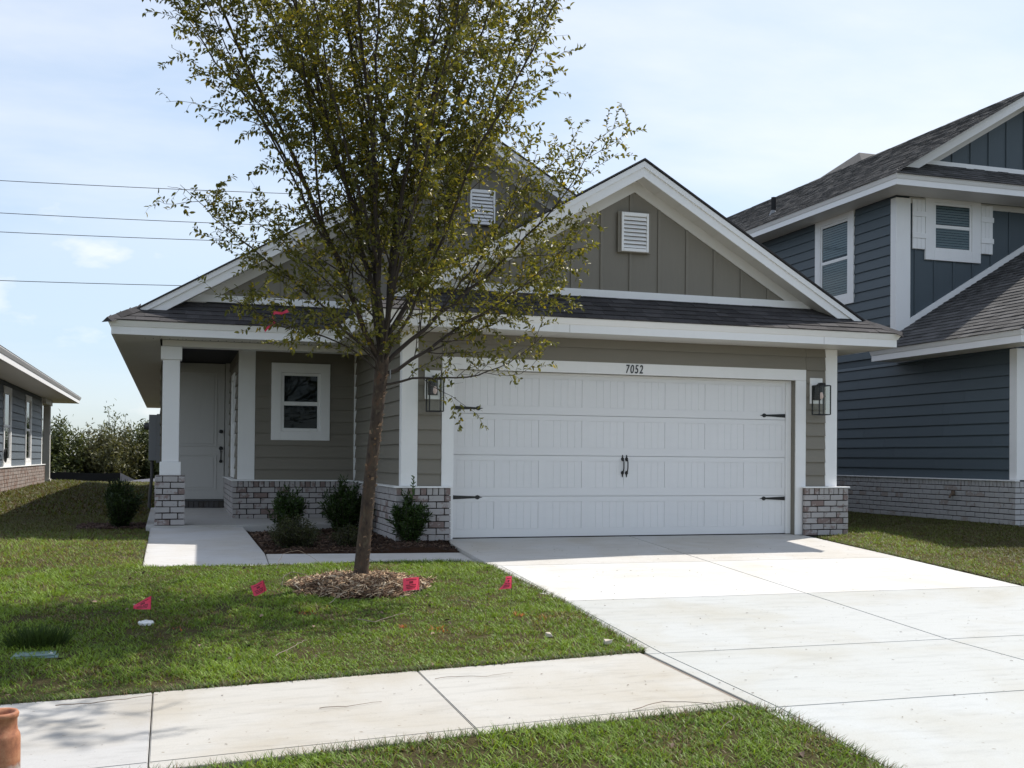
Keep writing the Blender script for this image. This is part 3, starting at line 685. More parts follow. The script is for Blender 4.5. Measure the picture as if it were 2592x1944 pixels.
# ---- gables
def gable(par, xc, half, zapex, yw, yr, zfr, pan, mat_sh, sides=(-1, 1), xmin=None, xmax=None, pitch=0.412, x_ref=None, fr_h=0.10):
    """xc ridge x, half = run to eave, zapex top of rake, yw gable wall plane, yr rake plane, zfr bottom of frieze"""
    zin = lambda x: zapex-0.325-S_(par)*abs(x-xc)     # lower edge of the rake frieze
    s = S_(par)
    zb = zfr+fr_h
    run = (zapex-0.33-zb)/s
    xa, xb = xc-run, xc+run
    if xmin is not None: xa = max(xa, xmin)
    if xmax is not None: xb = min(xb, xmax)
    # panels between battens
    x_ref = xc if x_ref is None else x_ref
    ks = range(int(math.floor((xa-x_ref)/pitch)), int(math.ceil((xb-x_ref)/pitch)))
    for k in ks:
        p0, p1 = max(xa, x_ref+k*pitch), min(xb, x_ref+(k+1)*pitch)
        if p1-p0 < 0.01: continue
        pts = [(p0, zb), (p1, zb), (p1, zin(p1))]
        if p0 < xc < p1: pts.append((xc, zin(xc)))
        pts.append((p0, max(zin(p0), zb+0.001)))
        obj('gable_panel', MB().prism([(x, yw, z) for x, z in pts], (0, 0.03, 0)), pan, par)
        if xa < p0 and zin(p0)-zb > 0.03:
            obj('batten', MB().box(p0-0.019, p0+0.019, yw-0.018, yw-0.0005, zb, zin(p0)-0.004), pan, par, 0.002)
    # frieze
    x0 = max(xc-half+0.35, xmin) if xmin is not None else xc-half+0.45
    x1 = min(xc+half-0.45, xmax) if xmax is not None else xc+half-0.45
    box('frieze_board', max(x0, xc-(zapex-0.2-zfr)/s), min(x1, xc+(zapex-0.2-zfr)/s), yw-0.028, yw-0.001, zfr, zb-0.001, 'white', par, 0.003)
    for sd in sides:
        xe = xc+sd*(half-(yr_off(par)))           # foot of rake
        f = lambda x, dz: (x, zapex-s*abs(x-xc)+dz)
        def strip(dz0, dz1, y0, y1, nm, m, xe0, xe1=None):
            xe1 = xe0 if xe1 is None else xe1
            a = f(xc, dz0); b = f(xe0, dz0); c = f(xe1, dz1); d = f(xc, dz1)
            obj(nm, MB().prism([(a[0], y0, a[1]), (b[0], y0, b[1]), (c[0], y0, c[1]), (d[0], y0, d[1])], (0, y1-y0, 0)), m, par)
        strip(-0.075, 0.0, yr-0.022, yr+0.02, 'rake_moulding', 'fascia', xe)
        strip(-0.20, -0.0755, yr, yr+0.02, 'rake_board', 'fascia', xe, xe)
        strip(-0.335, -0.186, yw-0.022, yw-0.001, 'rake_frieze', 'soffit', xc+sd*(half-0.62))
        # sloping soffit behind the rake, in panels
        n = max(2, int(half/0.305)); 
        for k in range(n):
            q0, q1 = xc+(xe-xc)*k/n, xc+(xe-xc)*(k+1)/n
            lim = (xmin is None or max(q0, q1) > xmin)
            a = f(q0+sd*0.002, -0.185); b = f(q1-sd*0.002, -0.185)
            obj('soffit_panel', MB().prism([(a[0], yr+0.021, a[1]), (b[0], yr+0.021, b[1]), (b[0], yw+0.02, b[1]), (a[0], yw+0.02, a[1])], (0, 0, 0.010)), 'soffit', par)
    return
S_ = lambda par: 0.59 if par.get('nb') else 0.584
yr_off = lambda par: 0.30
gable(H, 2.44, 3.66, 4.885, 0.0, -0.30, 3.128, 'tan_panel', 'shingle', x_ref=2.388)
gable(H, 0.985, 5.115, 5.745, 2.30, 2.00, 3.128, 'tan_panel', 'shingle', x_ref=0.15)
# gable vent with louvres
def gable_vent(dx, dy, dz):
    v = obj('gable_vent', MB().box(2.19+dx, 2.66+dx, -0.05+dy, -0.02+dy, 3.735+dz, 4.275+dz), 'tan_panel', H, 0.003)
    for a in ((2.232, 2.262, 3.748, 4.262), (2.588, 2.618, 3.748, 4.262), (2.263, 2.587, 4.215, 4.262), (2.263, 2.587, 3.748, 3.79)):
        box('vent_frame', a[0]+dx, a[1]+dx, -0.085+dy, -0.0505+dy, a[2]+dz, a[3]+dz, 'white', v, 0.003)
    box('vent_back', 2.263+dx, 2.587+dx, -0.0535+dy, -0.0505+dy, 3.79+dz, 4.215+dz, 'mortar_l', v)
    for k in range(8):
        z = 3.797+k*0.052+dz
        obj('louvre', MB().prism([(2.264+dx, -0.082+dy, z), (2.264+dx, -0.056+dy, z+0.036), (2.264+dx, -0.056+dy, z+0.046), (2.264+dx, -0.082+dy, z+0.010)], (0.322, 0, 0)), 'white', v)
gable_vent(0, 0, 0); gable_vent(-1.44, 2.30, 0.72)
# ---- roof planes
def roof_slab(pts, mat, par, th=0.022, name='roof'):
    return obj(name, MB().prism([Vector(p) for p in pts], (0, 0, th)), mat, par)
zg = lambda x, xe: ZE+S*abs(x-xe)
roofA = roof_slab([(-1.26, -0.64, ZE-0.02), (-0.92, -0.34, zg(-0.92, -1.22)), (2.44, -0.34, 4.90), (2.44, 2.3, 4.90), (-0.65, 2.3, zg(-0.65, -1.22)), (-1.22, 1.73, ZE), (-1.26, 1.73, ZE-0.02)], 'shingle', H)
roof_slab([(6.14, -0.64, ZE-0.02), (5.80, -0.34, zg(5.80, 6.10)), (2.44, -0.34, 4.90), (2.44, 1.955, 4.90), (6.14, 1.955, ZE-0.02)], 'shingle', H)
roof_slab([(-4.17, 1.69, ZE-0.02), (-3.83, 1.96, zg(-3.83, -4.13)), (0.985, 1.96, 5.75), (0.985, 25.2, 5.75), (-4.17, 25.2, ZE-0.02)], 'shingle', H)
roof_slab([(6.14, 1.96, ZE-0.02), (0.985, 1.96, 5.75), (0.985, 25.2, 5.75), (6.14, 25.2, ZE-0.02)], 'shingle', H)
obj('gable_wall', MB().poly([(-3.5, 24.99, 2.6), (5.5, 24.99, 2.6), (0.985, 24.99, 5.6)]), 'tan_panel', H)
# ---- shingled skirt roofs
def shingle_field(par, o, u, d, length, slope_len, nrm, mat, expo=0.137, w=0.30, left=0.0, right=0.0, limit=10**9, score=None, tint_mat=None, name='shingle'):
    """o: eave start, u: along the eave, d: up-slope unit vector; left/right: taper per unit up-slope"""
    o = Vector(o); u = Vector(u); d = Vector(d); nrm = Vector(nrm)
    rows = int(math.ceil(slope_len/expo)); cand = []
    for r in range(rows):
        s0 = r*expo; x = left*s0-rnd.uniform(0, w); xe = length-right*s0
        while x < xe:
            ww = w*rnd.choice((0.55, 0.75, 1.0, 1.15)); a = max(x, left*s0); b = min(x+ww, xe); x += ww
            if b-a < 0.03: continue
            cand.append((r, a, b, s0, rnd.choice((0.004, 0.008, 0.011))))
    if score: cand.sort(key=lambda c: score(o+u*(c[1]+c[2])/2+d*c[3]))
    J = MB(); tints = []
    for i, (r, a, b, s0, t) in enumerate(cand):
        L = min(expo+0.03, slope_len-s0+0.001)
        base = o+u*a+d*s0; bl = base+nrm*(0.012+t); tl = base+d*L+nrm*0.006
        ta, tb = min(max(a, left*(s0+L)), b-0.005), max(min(b, length-right*(s0+L)), a+0.005); tb = max(tb, ta+0.004)
        top = [bl, bl+u*(b-a-0.003), tl+u*(tb-a-0.003), tl+u*(ta-a)]
        mb = MB().prism([p-nrm*0.006 for p in (top[0]-nrm*t, top[1]-nrm*t, top[2], top[3])], nrm*0.001)
        mb.v[4:8] = [tuple(p) for p in top]
        if i < limit: obj(name, mb, mat, par)
        else:
            k = len(J.v); J.v += mb.v; J.f += [tuple(k+q for q in f) for f in mb.f]
            tv = rnd.choice((0.80, 0.9, 1.0, 1.1, 1.2)); tints += [(tv*rnd.uniform(0.97, 1.03),)*3]*len(mb.v)
    if J.v:
        o2 = np_mesh(name+'_field', np.array(J.v), np.array([f for f in J.f]), tint_mat or mat, par, np.array(tints)); stuff(o2)
sl_ = math.atan(S); dn = Vector((0, math.cos(sl_), math.sin(sl_))); nn = Vector((0, -math.sin(sl_), math.cos(sl_)))
k1 = math.cos(sl_)
skA = roof_slab([(-1.26, -0.64, ZE-0.022), (6.14, -0.64, ZE-0.022), (5.50, 0.0, ZE+0.6*S), (-0.62, 0.0, ZE+0.6*S)], 'shingle', H, 0.02, 'skirt_roof')
shingle_field(skA, (-1.28, -0.655, ZE-0.012), (1,0,0), dn, 7.44, 0.78, nn, 'shingle', left=k1, right=k1)
skB = roof_slab([(-4.17, 1.69, ZE-0.022), (-1.20, 1.69, ZE-0.022), (-0.65, 2.3, ZE+0.57*S), (-3.56, 2.3, ZE+0.57*S)], 'shingle', H, 0.02, 'skirt_roof')
shingle_field(skB, (-4.19, 1.675, ZE-0.012), (1,0,0), dn, 3.0, 0.74, nn, 'shingle', left=k1, right=-k1)
# hip caps
def cap(par, a, b, mat, n=5, wd=0.13):
    a = Vector(a); b = Vector(b); d = (b-a); L = d.length; d.normalize(); s = d.cross(Vector((0,0,1))).normalized()
    for k in range(n):
        p = a+d*(L*k/n); q = a+d*(L*(k+1)/n+0.03); z = Vector((0,0,0.014+0.004*(k % 2)))
        mb = MB().prism([p+s*wd-Vector((0,0,0.05))+z, p+z+Vector((0,0,0.012)), p-s*wd-Vector((0,0,0.05))+z], q-p)
        obj('hip_shingle', mb, mat, par)
cap(skA, (6.15, -0.655, ZE), (5.80, -0.32, ZE+0.19), 'shingle', 3, 0.10)
cap(skB, (-4.18, 1.675, ZE), (-3.85, 1.99, ZE+0.19), 'shingle', 3, 0.10)
# ---- garage door
GD = obj('garage_door', MB().box(0.0, 4.83, 0.150, 0.165, 0.0, 2.13), 'door_white', H)
zb_ = [0.0, 0.527, 1.054, 1.581, 2.12]
xp = [0.03+k*0.5975 for k in range(9)]
sec_me = None
for r in range(4):
    z0, z1 = zb_[r]+0.003, zb_[r+1]-0.003; pz0, pz1 = z0+0.105, z1-0.068
    mb = MB().box(0.005, 4.825, 0.122, 0.1495, z0, pz0).box(0.005, 4.825, 0.122, 0.1495, pz1, z1)
    xs_ = [0.005]+[v for k in range(8) for v in (xp[k]+0.05, xp[k]+0.5475)]+[4.825]
    for k in range(0, len(xs_), 2): mb.box(xs_[k], xs_[k+1], 0.122, 0.1495, pz0+0.0003, pz1-0.0003)
    obj('door_section', mb, 'door_white', GD)
    for k in range(8):
        a, b = xp[k]+0.052, xp[k]+0.5455; n = 5; p = (b-a)/n; prof = []
        for j in range(n):
            prof += [(a+j*p+0.0035 if j else a, 0.1265), (a+(j+1)*p-0.0035 if j < n-1 else b, 0.1265)]
            if j < n-1: prof.append((a+(j+1)*p, 0.1305))
        prof += [(b, 0.1485), (a, 0.1485)]
        obj('door_panel', MB().prism([(x, y, pz0+0.001) for x, y in prof], (0, 0, pz1-pz0-0.002)), 'door_white', GD)
box('bottom_seal', 0.002, 4.83, 0.118, 0.150, -0.006, 0.004, 'black_iron', GD)
def strap(x, z, sgn):
    pts = [(0, -0.026), (0.30, -0.012), (0.315, -0.022), (0.335, -0.028), (0.355, -0.020), (0.362, -0.008), (0.385, -0.004), (0.40, 0.0)]
    poly = [(x+sgn*a, 0.116, z+b) for a, b in pts]+[(x+sgn*a, 0.116, z-b) for a, b in reversed(pts[:-1])]
    obj('strap_hinge', MB().prism(poly, (0, 0.0055, 0)), 'black_iron', GD)
for x, z, s in ((0.022, 1.648, 1), (0.022, 0.514, 1), (4.808, 1.640, -1), (4.808, 0.488, -1)): strap(x, z, s)
for x in (2.351, 2.409):
    z0, z1 = 0.80, 1.062
    mb = MB().tube([(x, 0.12, z0+0.035), (x, 0.085, z0+0.05), (x, 0.07, z0+0.10), (x, 0.07, z1-0.09), (x, 0.085, z1-0.055), (x, 0.12, z1-0.045)], 0.0085, 8)
    for zc, s in ((z0+0.030, -1), (z1-0.045, 1)):
        pr = [(0.0, -0.03), (0.014, -0.022), (0.022, -0.004), (0.020, 0.010), (0.009, 0.022), (0.006, 0.05), (0.0, 0.056)]
        poly = [(x+a, 0.114, zc+s*b) for a, b in pr]+[(x-a, 0.114, zc+s*b) for a, b in reversed(pr[1:-1])]
        mb.prism(poly, (0, 0.007, 0))
    obj('door_handle', mb, 'black_iron', GD, smooth=False)
# opening trim, jamb and stops
box('garage_trim', -0.155, -0.003, -0.027, -0.0005, -0.01, 2.128, 'white', H, 0.003)
box('garage_trim', 4.888, 5.047, -0.027, -0.0005, -0.01, 2.128, 'white', H, 0.003)
box('garage_trim', -0.155, 5.047, -0.027, -0.0005, 2.129, 2.282, 'white', H, 0.003)
box('door_stop', -0.002, 0.026, 0.09, 0.119, 0.0, 2.10, 'white', H, 0.002)
box('door_stop', 4.806, 4.884, 0.09, 0.119, 0.0, 2.10, 'white', H, 0.002)
box('door_stop', -0.002, 4.884, 0.09, 0.119, 2.101, 2.128, 'white', H, 0.002)
# house number
HN = obj('house_number', MB().box(2.30, 2.59, -0.0272, -0.0268, 2.145, 2.146), 'white', H)
for k, ch in enumerate('7052'):
    cu = bpy.data.curves.new('digit', 'FONT'); cu.body = ch; cu.size = 0.158; cu.extrude = 0.004; cu.shear = 0.14; cu.offset = 0.0008
    to = bpy.data.objects.new('digit', cu); C.objects.link(to); bpy.context.view_layer.update()
    me = bpy.data.meshes.new_from_object(to.evaluated_get(bpy.context.evaluated_depsgraph_get())); bpy.data.objects.remove(to)
    finish(me, 'black_iron'); o = bpy.data.objects.new('digit', me)
    o.matrix_basis = Matrix.Translation((2.318+k*0.066, -0.032, 2.150)) @ Matrix.Rotation(R(90), 4, 'X') @ Matrix.Diagonal((0.68, 1.0, 1, 1)); link(o, HN)
# ---- porch window, entry door, sidelight
window(H, (-1.495, 3.54, 1.837), (1,0,0), (0,-1,0), 0.59, 0.89, 0.145, 0.135, mat='white', mid=0.475)
window(H, (-2.39, 4.85, 1.50), (0,-1,0), (-1,0,0), 0.60, 1.42, 0.12, 0.12, mat='white', mid=0.5)
ED = box('entry_door', -3.395, -2.49, 6.225, 6.265, 0.262, 2.60, 'entry_door', H, 0.003)
def dpanel(x0, x1, z0, z1):
    mb = MB()
    for a in ((x0, x1, z0, z0+0.022), (x0, x1, z1-0.022, z1), (x0, x0+0.022, z0+0.0222, z1-0.0222), (x1-0.022, x1, z0+0.0222, z1-0.0222)): mb.box(a[0], a[1], 6.216, 6.2248, a[2], a[3])
    mb.box(x0+0.05, x1-0.05, 6.219, 6.2248, z0+0.05, z1-0.05)
    obj('door_panel', mb, 'entry_door', ED, 0.002)
dpanel(-3.27, -2.615, 1.17, 2.45); dpanel(-3.27, -2.615, 0.42, 1.03)
obj('deadbolt', MB().tube([(-2.545, 6.224, 1.43), (-2.545, 6.19, 1.43)], [0.035, 0.030], 14), 'black_iron', ED)
hs = MB().tube([(-2.545, 6.224, 1.14), (-2.545, 6.195, 1.14)], [0.036, 0.030], 14).tube([(-2.545, 6.21, 1.10), (-2.545, 6.165, 1.07), (-2.545, 6.16, 0.98), (-2.545, 6.21, 0.925)], 0.011, 8).tube([(-2.545, 6.224, 0.915), (-2.545, 6.20, 0.915)], [0.03, 0.024], 12)
obj('handle_set', hs, 'black_iron', ED)
for a in ((-2.478, -2.40, 0.22, 2.745), (-3.51, -3.41, 0.22, 2.745), (-3.409, -2.479, 2.62, 2.745)):
    box('door_casing', a[0], a[1], 6.20, 6.298, a[2], a[3], 'entry_door', H, 0.003)
box('door_threshold', -3.409, -2.479, 6.14, 6.30, 0.232, 0.258, 'dark_grey', H, 0.003)
stp = box('door_step', -3.409, -2.479, 6.12, 6.30, 0.10, 0.231, 'mortar', H)
for k in range(11): inst('brick', brick_mesh(0.075, 0.12, 'brick_dark', 0.10), stp, Matrix.Translation((-3.40+k*0.0835, 6.095, 0.108)))
# ---- porch column
PC = thing('porch_column', (-3.38, 2.32, 0.07), 'square white porch column on a whitewashed brick pier', 'column')
def pier(par, x0, x1, y0, y1, z0, n):
    for o, u, nn_, L in (((x0, y0), (1,0,0), (0,-1,0), x1-x0), ((x1, y0), (0,1,0), (1,0,0), y1-y0), ((x0, y1), (0,-1,0), (-1,0,0), y1-y0)):
        brick_face(par, o, u, nn_, L, z0, n, rowlock=False, ch=0.083, pitch=0.20, depth=0.11)
pier(PC, -3.575, -3.185, 2.125, 2.515, 0.070, 8)
PX, PY = -3.38, 2.32
def sq(nm, w_, z0, z1, b=0.004): box(nm, PX-w_/2, PX+w_/2, PY-w_/2, PY+w_/2, z0, z1, 'column', PC, b)
box('pier_cap', -3.57, -3.19, 2.13, 2.51, 0.734, 0.742, 'mortar_l', PC)
sq('column_base', 0.275, 0.743, 0.925); sq('shaft', 0.222, 0.926, 2.309); sq('capital', 0.275, 2.31, 2.488)

# ================================================================ WALL LANTERNS
def lantern(x, z, label):
    t = thing('wall_lantern', (x, 0, z), label, 'lantern', 'lanterns beside the garage door')
    box('mounting_block', x-0.10, x+0.10, -0.040, -0.017, z-0.18, z+0.18, 'white', t, 0.006)
    box('back_plate', x-0.06, x+0.06, -0.058, -0.0405, z-0.13, z+0.06, 'black_iron', t, 0.003)
    x0, x1, y0, y1, z0, z1 = x-0.088, x+0.088, -0.245, -0.075, z-0.335, z+0.065; b = 0.0065
    fr = MB()
    for xx in (x0, x1):
        for yy in (y0, y1): fr.box(xx-b, xx+b, yy-b, yy+b, z0, z1)
    for zz in (z0, z1):
        for yy in (y0, y1): fr.box(x0+b, x1-b, yy-b, yy+b, zz-b, zz+b)
        for xx in (x0, x1): fr.box(xx-b, xx+b, y0+b, y1-b, zz-b, zz+b)
    obj('lantern_frame', fr, 'black_iron', t)
    obj('top_bar', MB().box(x-0.012, x+0.012, y0, -0.06, z1+0.007, z1+0.028).box(x-0.035, x+0.035, -0.19, -0.12, z1+0.0285, z1+0.04), 'black_iron', t)
    obj('lamp_socket', MB().tube([(x, -0.16, z1+0.006), (x, -0.16, z1-0.09)], 0.017, 10), 'black_iron', t)
    obj('bulb', MB().lathe([(0.001, -0.19), (0.018, -0.18), (0.028, -0.15), (0.024, -0.12), (0.013, -0.092)], (x, -0.16, z1), 14), 'bulb', t, smooth=True)
    for xx in (x0, x1): obj('pane', MB().box(xx-0.0015, xx+0.0015, y0+b, y1-b, z0+b, z1-b), 'glass_clear', t)
    for yy in (y0,): obj('pane', MB().box(x0+b, x1-b, yy-0.0015, yy+0.0015, z0+b, z1-b), 'glass_clear', t)
lantern(-0.278, 1.92, 'black framed glass lantern left of the garage door')
lantern(5.205, 1.99, 'black framed glass lantern right of the garage door')
# meter boxes on the far side wall
t = thing('electric_meter_box', (-3.64, 8.0, 0.9), 'grey electric meter boxes with conduit behind the porch column', 'meter box')
box('meter_cabinet', -3.76, -3.625, 7.95, 8.35, 0.91, 1.76, 'grey_box', t, 0.006)
box('breaker_cabinet', -3.624, -3.535, 7.80, 8.15, 0.87, 1.77, 'grey_box', t, 0.006)
obj('meter_dome', MB().tube([(-3.761, 8.15, 1.55), (-3.85, 8.15, 1.55)], [0.07, 0.06], 14), 'dark_grey', t)
obj('conduit', MB().tube([(-3.70, 8.05, 0.91), (-3.70, 8.05, 0.6), (-3.735, 8.05, 0.2), (-3.74, 8.05, -0.05)], 0.03, 8), 'dark_grey', t)

# ================================================================ BLUE TWO-STOREY HOUSE (right)
N = thing('blue_house', (11.45, 0.0, 0.06), 'dark blue two storey house with white trim and brick base', 'house'); N['nb'] = 1
X0 = 8.65; YC = 2.845; NZ = 0.735
cm2 = MB().box(X0, X0+0.12, 0.0, YC, 0.0, 2.92).box(X0, X0+0.12, YC+0.001, 16.0, 0.0, 5.66).box(X0+0.121, 14.2, YC, YC+0.12, 2.6, 5.67).box(X0+0.121, 14.2, 0.0, 0.12, 0, 2.9).box(14.08, 14.2, 0.121, 16, 0, 5.66).box(X0+0.121, 14.079, 15.88, 16, 0, 5.66)
obj('wall', cm2, 'blue', N)
siding(N, (X0, 9.0, 0), (0,-1,0), (-1,0,0), 8.90, NZ, 2.74, 'blue', 0.178)
siding(N, (X0, 16.0, 0), (0,-1,0), (-1,0,0), 16.0-YC-0.10, NZ+0.178*12, 5.64, 'blue', 0.178, holes=[(10.80, 11.92, 4.09, 5.55)])
brick_face(N, (X0-0.095, 4.85), (0,-1,0), (-1,0,0), 4.95, 0.00, 8, mat='brick2', ch=0.0805)
brick_face(N, (X0-0.095, 12.0), (0,-1,0), (-1,0,0), 7.15, 0.00, 8, mat='brick2', ch=0.0805, joined=True)
brick_face(N, (X0-0.095, -0.10), (1,0,0), (0,-1,0), 1.2, 0.00, 8, mat='brick2', ch=0.0805, joined=True)
box('cap_trim', X0-0.115, X0-0.028, -0.12, 12.0, NZ-0.001, NZ+0.019, 'white', N, 0.003)
box('corner_board', X0-0.027, X0-0.0005, -0.027, 0.10, NZ+0.02, 2.72, 'white', N, 0.003)
box('corner_board', X0-0.027, X0+0.18, -0.054, -0.0275, NZ+0.02, 2.72, 'white', N, 0.003)
box('corner_board', X0-0.027, X0-0.0005, YC-0.027, YC+0.10, 3.12, 5.62, 'white', N, 0.003)
box('corner_board', X0-0.027, X0+0.272, YC-0.054, YC-0.0275, 3.0, 5.62, 'white', N, 0.003)
obj('spigot', MB().tube([(X0-0.10, 1.20, 0.50), (X0-0.17, 1.20, 0.50), (X0-0.20, 1.20, 0.45)], 0.018, 8).tube([(X0-0.13, 1.20, 0.50), (X0-0.13, 1.20, 0.56)], 0.03, 8), 'pole_wood', N)
# garage roof
GS = 0.59; ze = 2.915
NS = 2.735
soffit(8.17, X0-0.028, -0.62, YC-0.06, 'y', z=NS, par=N, step=0.61)
extrude_profile('fascia', ((8.15, YC-0.03), (8.15, -0.65)), FASC(NS), 'fascia', N, 0, 1)
extrude_profile('fascia', ((8.15, -0.65), (12.5, -0.65)), FASC(NS), 'fascia', N, 1, 0)
gl = math.atan(GS)
gr = roof_slab([(8.11, -0.69, ze-0.02), (8.11, YC-0.03, ze-0.02), (11.9, YC-0.03, ze+GS*3.75), (11.9, -0.69, ze+GS*3.75)], 'shingle2', N, 0.018, 'garage_roof')
roof_slab([(15.65, -0.69, ze-0.02), (15.65, YC-0.03, ze-0.02), (11.9, YC-0.03, ze+GS*3.75), (11.9, -0.69, ze+GS*3.75)], 'shingle2', N, 0.018, 'garage_roof')
dist = lambda p: (Vector(p)-CAM).length+(30 if (p[0]-8.15) > (2.4-p[1])*0.0+3.4 else 0)
shingle_field(gr, (8.095, YC-0.03, ze-0.012), (0,-1,0), (math.cos(gl), 0, math.sin(gl)), 3.5, 4.3, (-math.sin(gl), 0, math.cos(gl)), 'shingle2', limit=290, score=dist, tint_mat='shingle_t')
# trim along the roof / wall joint
b0, b1 = (8.70, 3.235), (12.0, 3.235+GS*3.3)
obj('rake_trim', MB().prism([(b0[0], YC-0.045, b0[1]), (b1[0], YC-0.045, b1[1]), (b1[0], YC-0.045, b1[1]+0.15), (b0[0]+0.20, YC-0.045, b0[1]+0.12+0.15), (b0[0]+0.2, YC-0.045, b0[1]+0.15)], (0, 0.04, 0)), 'white', N)
# front wall boards and battens of the upper floor
k = 0; x = 8.93
while x < 13.9:
    xn = 9.046 if x < 9 else x+0.4045
    zlo = min(3.235+GS*(x-8.70)+0.06, 5.13); zlo2 = min(3.235+GS*(xn-8.70)+0.06, 5.13)
    obj('wall_panel', MB().prism([(x, YC-0.012, zlo), (xn, YC-0.012, zlo2), (xn, YC-0.012, 5.62), (x, YC-0.012, 5.62)], (0, 0.011, 0)), 'blue_panel', N)
    obj('batten', MB().box(xn-0.019, xn+0.019, YC-0.028, YC-0.0125, zlo2+0.08, 4.565 if 9.2 < xn < 10.45 else 5.60), 'blue_panel', N, 0.002)
    x = xn
box('frieze_board', X0+0.273, 14.2, YC-0.030, YC-0.0015, 5.55, 5.655, 'soffit', N, 0.003)
# upper window with shutters
wv = window(N, (9.825, YC-0.012, 5.172), (1,0,0), (0,-1,0), 0.80, 0.84, 0.19, 0.18, blinds=True, mid=0.505, frame=0.04, proud=0.042)
for xa, xb in ((8.965, 9.235), (10.415, 10.682)):
    sh = box('shutter', xa+0.004, xb-0.004, YC-0.045, YC-0.0285, 4.745, 5.62, 'white', N, 0.002)
    for kk in range(3):
        w_ = (xb-xa-0.016)/3; box('shutter_board', xa+0.008+kk*w_, xa+0.008+(kk+1)*w_-0.004, YC-0.056, YC-0.0455, 4.748, 5.618, 'white', sh, 0.002)
    for zz in (4.98, 5.36): box('shutter_batten', xa-0.006, xb+0.004, YC-0.070, YC-0.0565, zz-0.045, zz+0.045, 'white', sh, 0.003)
# side window
window(N, (X0, 4.64, 4.82), (0,-1,0), (-1,0,0), 0.92, 1.46, 0.17, 0.15, blinds=True, frame=0.05)
# upper soffit, fascia, skirt and gable
US, UE = 5.655, 5.833
soffit(8.17, X0-0.028, 2.18, 16.0, 'y', z=US, par=N, step=0.61)
soffit(X0-0.027, 14.7, 2.18, YC-0.055, 'x', z=US, par=N, step=0.61)
extrude_profile('fascia', ((8.15, 16.0), (8.15, 2.155)), FASC(US), 'fascia', N, 0, 1)
extrude_profile('fascia', ((8.15, 2.155), (14.75, 2.155)), FASC(US), 'fascia', N, 1, 1)
XR = 11.45; ZA = UE+0.59*3.3
roof_slab([(8.11, 2.115, UE-0.02), (8.45, 2.46, UE+0.59*0.30), (XR, 2.46, ZA), (XR, 16.4, ZA), (8.11, 16.4, UE-0.02)], 'shingle2', N, 0.018)
roof_slab([(14.79, 2.115, UE-0.02), (14.45, 2.46, UE+0.59*0.30), (XR, 2.46, ZA), (XR, 16.4, ZA), (14.79, 16.4, UE-0.02)], 'shingle2', N, 0.018)
shingle_field(N, (8.095, 16.2, UE-0.012), (0,-1,0), (math.cos(gl), 0, math.sin(gl)), 14.10, 3.85, (-math.sin(gl), 0, math.cos(gl)), 'shingle2', limit=0, right=0.98*0.0+0.09, tint_mat='shingle_t')
sk2 = roof_slab([(8.11, 2.115, UE-0.022), (14.79, 2.115, UE-0.022), (14.1, YC, UE+0.69*0.59), (8.84, YC, UE+0.69*0.59)], 'shingle2', N, 0.02, 'skirt_roof')
shingle_field(sk2, (8.095, 2.10, UE-0.012), (1,0,0), (0, math.cos(gl), math.sin(gl)), 4.0, 0.86, (0, -math.sin(gl), math.cos(gl)), 'shingle2', left=k1, limit=60, score=lambda p: p[0], tint_mat='shingle_t')
gable(N, XR, 3.30, ZA+0.02, YC, 2.50, 6.24, 'blue_panel', 'shingle2', pitch=0.392, x_ref=10.23)
cpn = 22
for kk in range(cpn):
    ya = 2.46+kk*0.62; obj('ridge_shingle', MB().prism([(XR-0.13, ya, ZA-0.05+0.004*(kk % 2)), (XR, ya, ZA+0.034+0.004*(kk % 2)), (XR+0.13, ya, ZA-0.05+0.004*(kk % 2))], (0, 0.64, 0)), 'shingle2', N)
# rear cross roof peak
obj('rear_roof', MB().poly([(10.6, 6.4, 7.05), (12.05, 8.75, 8.30), (14.5, 8.75, 8.30), (14.5, 6.4, 7.05)]).poly([(10.6, 6.4, 7.05), (12.05, 8.75, 8.30), (10.6, 11.1, 7.05)]).poly([(10.6, 11.1, 7.05), (12.05, 8.75, 8.30), (14.5, 8.75, 8.30), (14.5, 11.1, 7.05)]), 'shingle2', N)
obj('vent_pipe', MB().tube([(9.0, 7.46, 6.30), (9.0, 7.46, 6.70)], 0.055, 10), 'dark_in', N)
obj('pipe_boot', MB().tube([(9.0, 7.46, 6.30), (8.99, 7.46, 6.42)], [0.11, 0.05], 10), 'grey_box', N)

# ================================================================ SLATE HOUSE (left, far)
L = thing('slate_house', (-9.5, 12.0, 0.1), 'slate blue house with two narrow side windows at the left edge', 'house')
XW = -6.85
obj('wall', MB().box(XW-0.12, XW, 6.0, 20.0, -0.1, 2.62).box(-12.5, XW-0.121, 6.0, 6.12, -0.1, 2.62).box(-12.5, XW-0.121, 19.88, 20.0, -0.1, 2.62).box(-12.5, -12.38, 6.121, 19.879, -0.1, 2.62), 'slate', L)
siding(L, (XW, 6.0, 0), (0,1,0), (1,0,0), 13.9, 0.72, 2.60, 'slate', 0.18, holes=[(c_-6-0.55, c_-6+0.55, 0.80, 2.42) for c_ in (9.4, 13.1, 16.85)])
brick_face(L, (XW+0.10, 6.0), (0,1,0), (1,0,0), 14.1, 0.05, 7, mat='brick3', mortar='mortar_l', joined=True)
box('cap_trim', XW+0.028, XW+0.12, 5.98, 20.1, 0.708, 0.73, 'white', L, 0.003)
box('corner_board', XW+0.0005, XW+0.03, 19.86, 20.03, 0.731, 2.60, 'white', L)
for yc_ in (13.1, 16.85, 9.4): window(L, (XW, yc_, 1.62), (0,1,0), (1,0,0), 0.95, 1.52, 0.11, 0.14)
soffit(XW+0.03, -6.12, 5.5, 23.4, 'y', z=2.60, par=L, step=1.2)
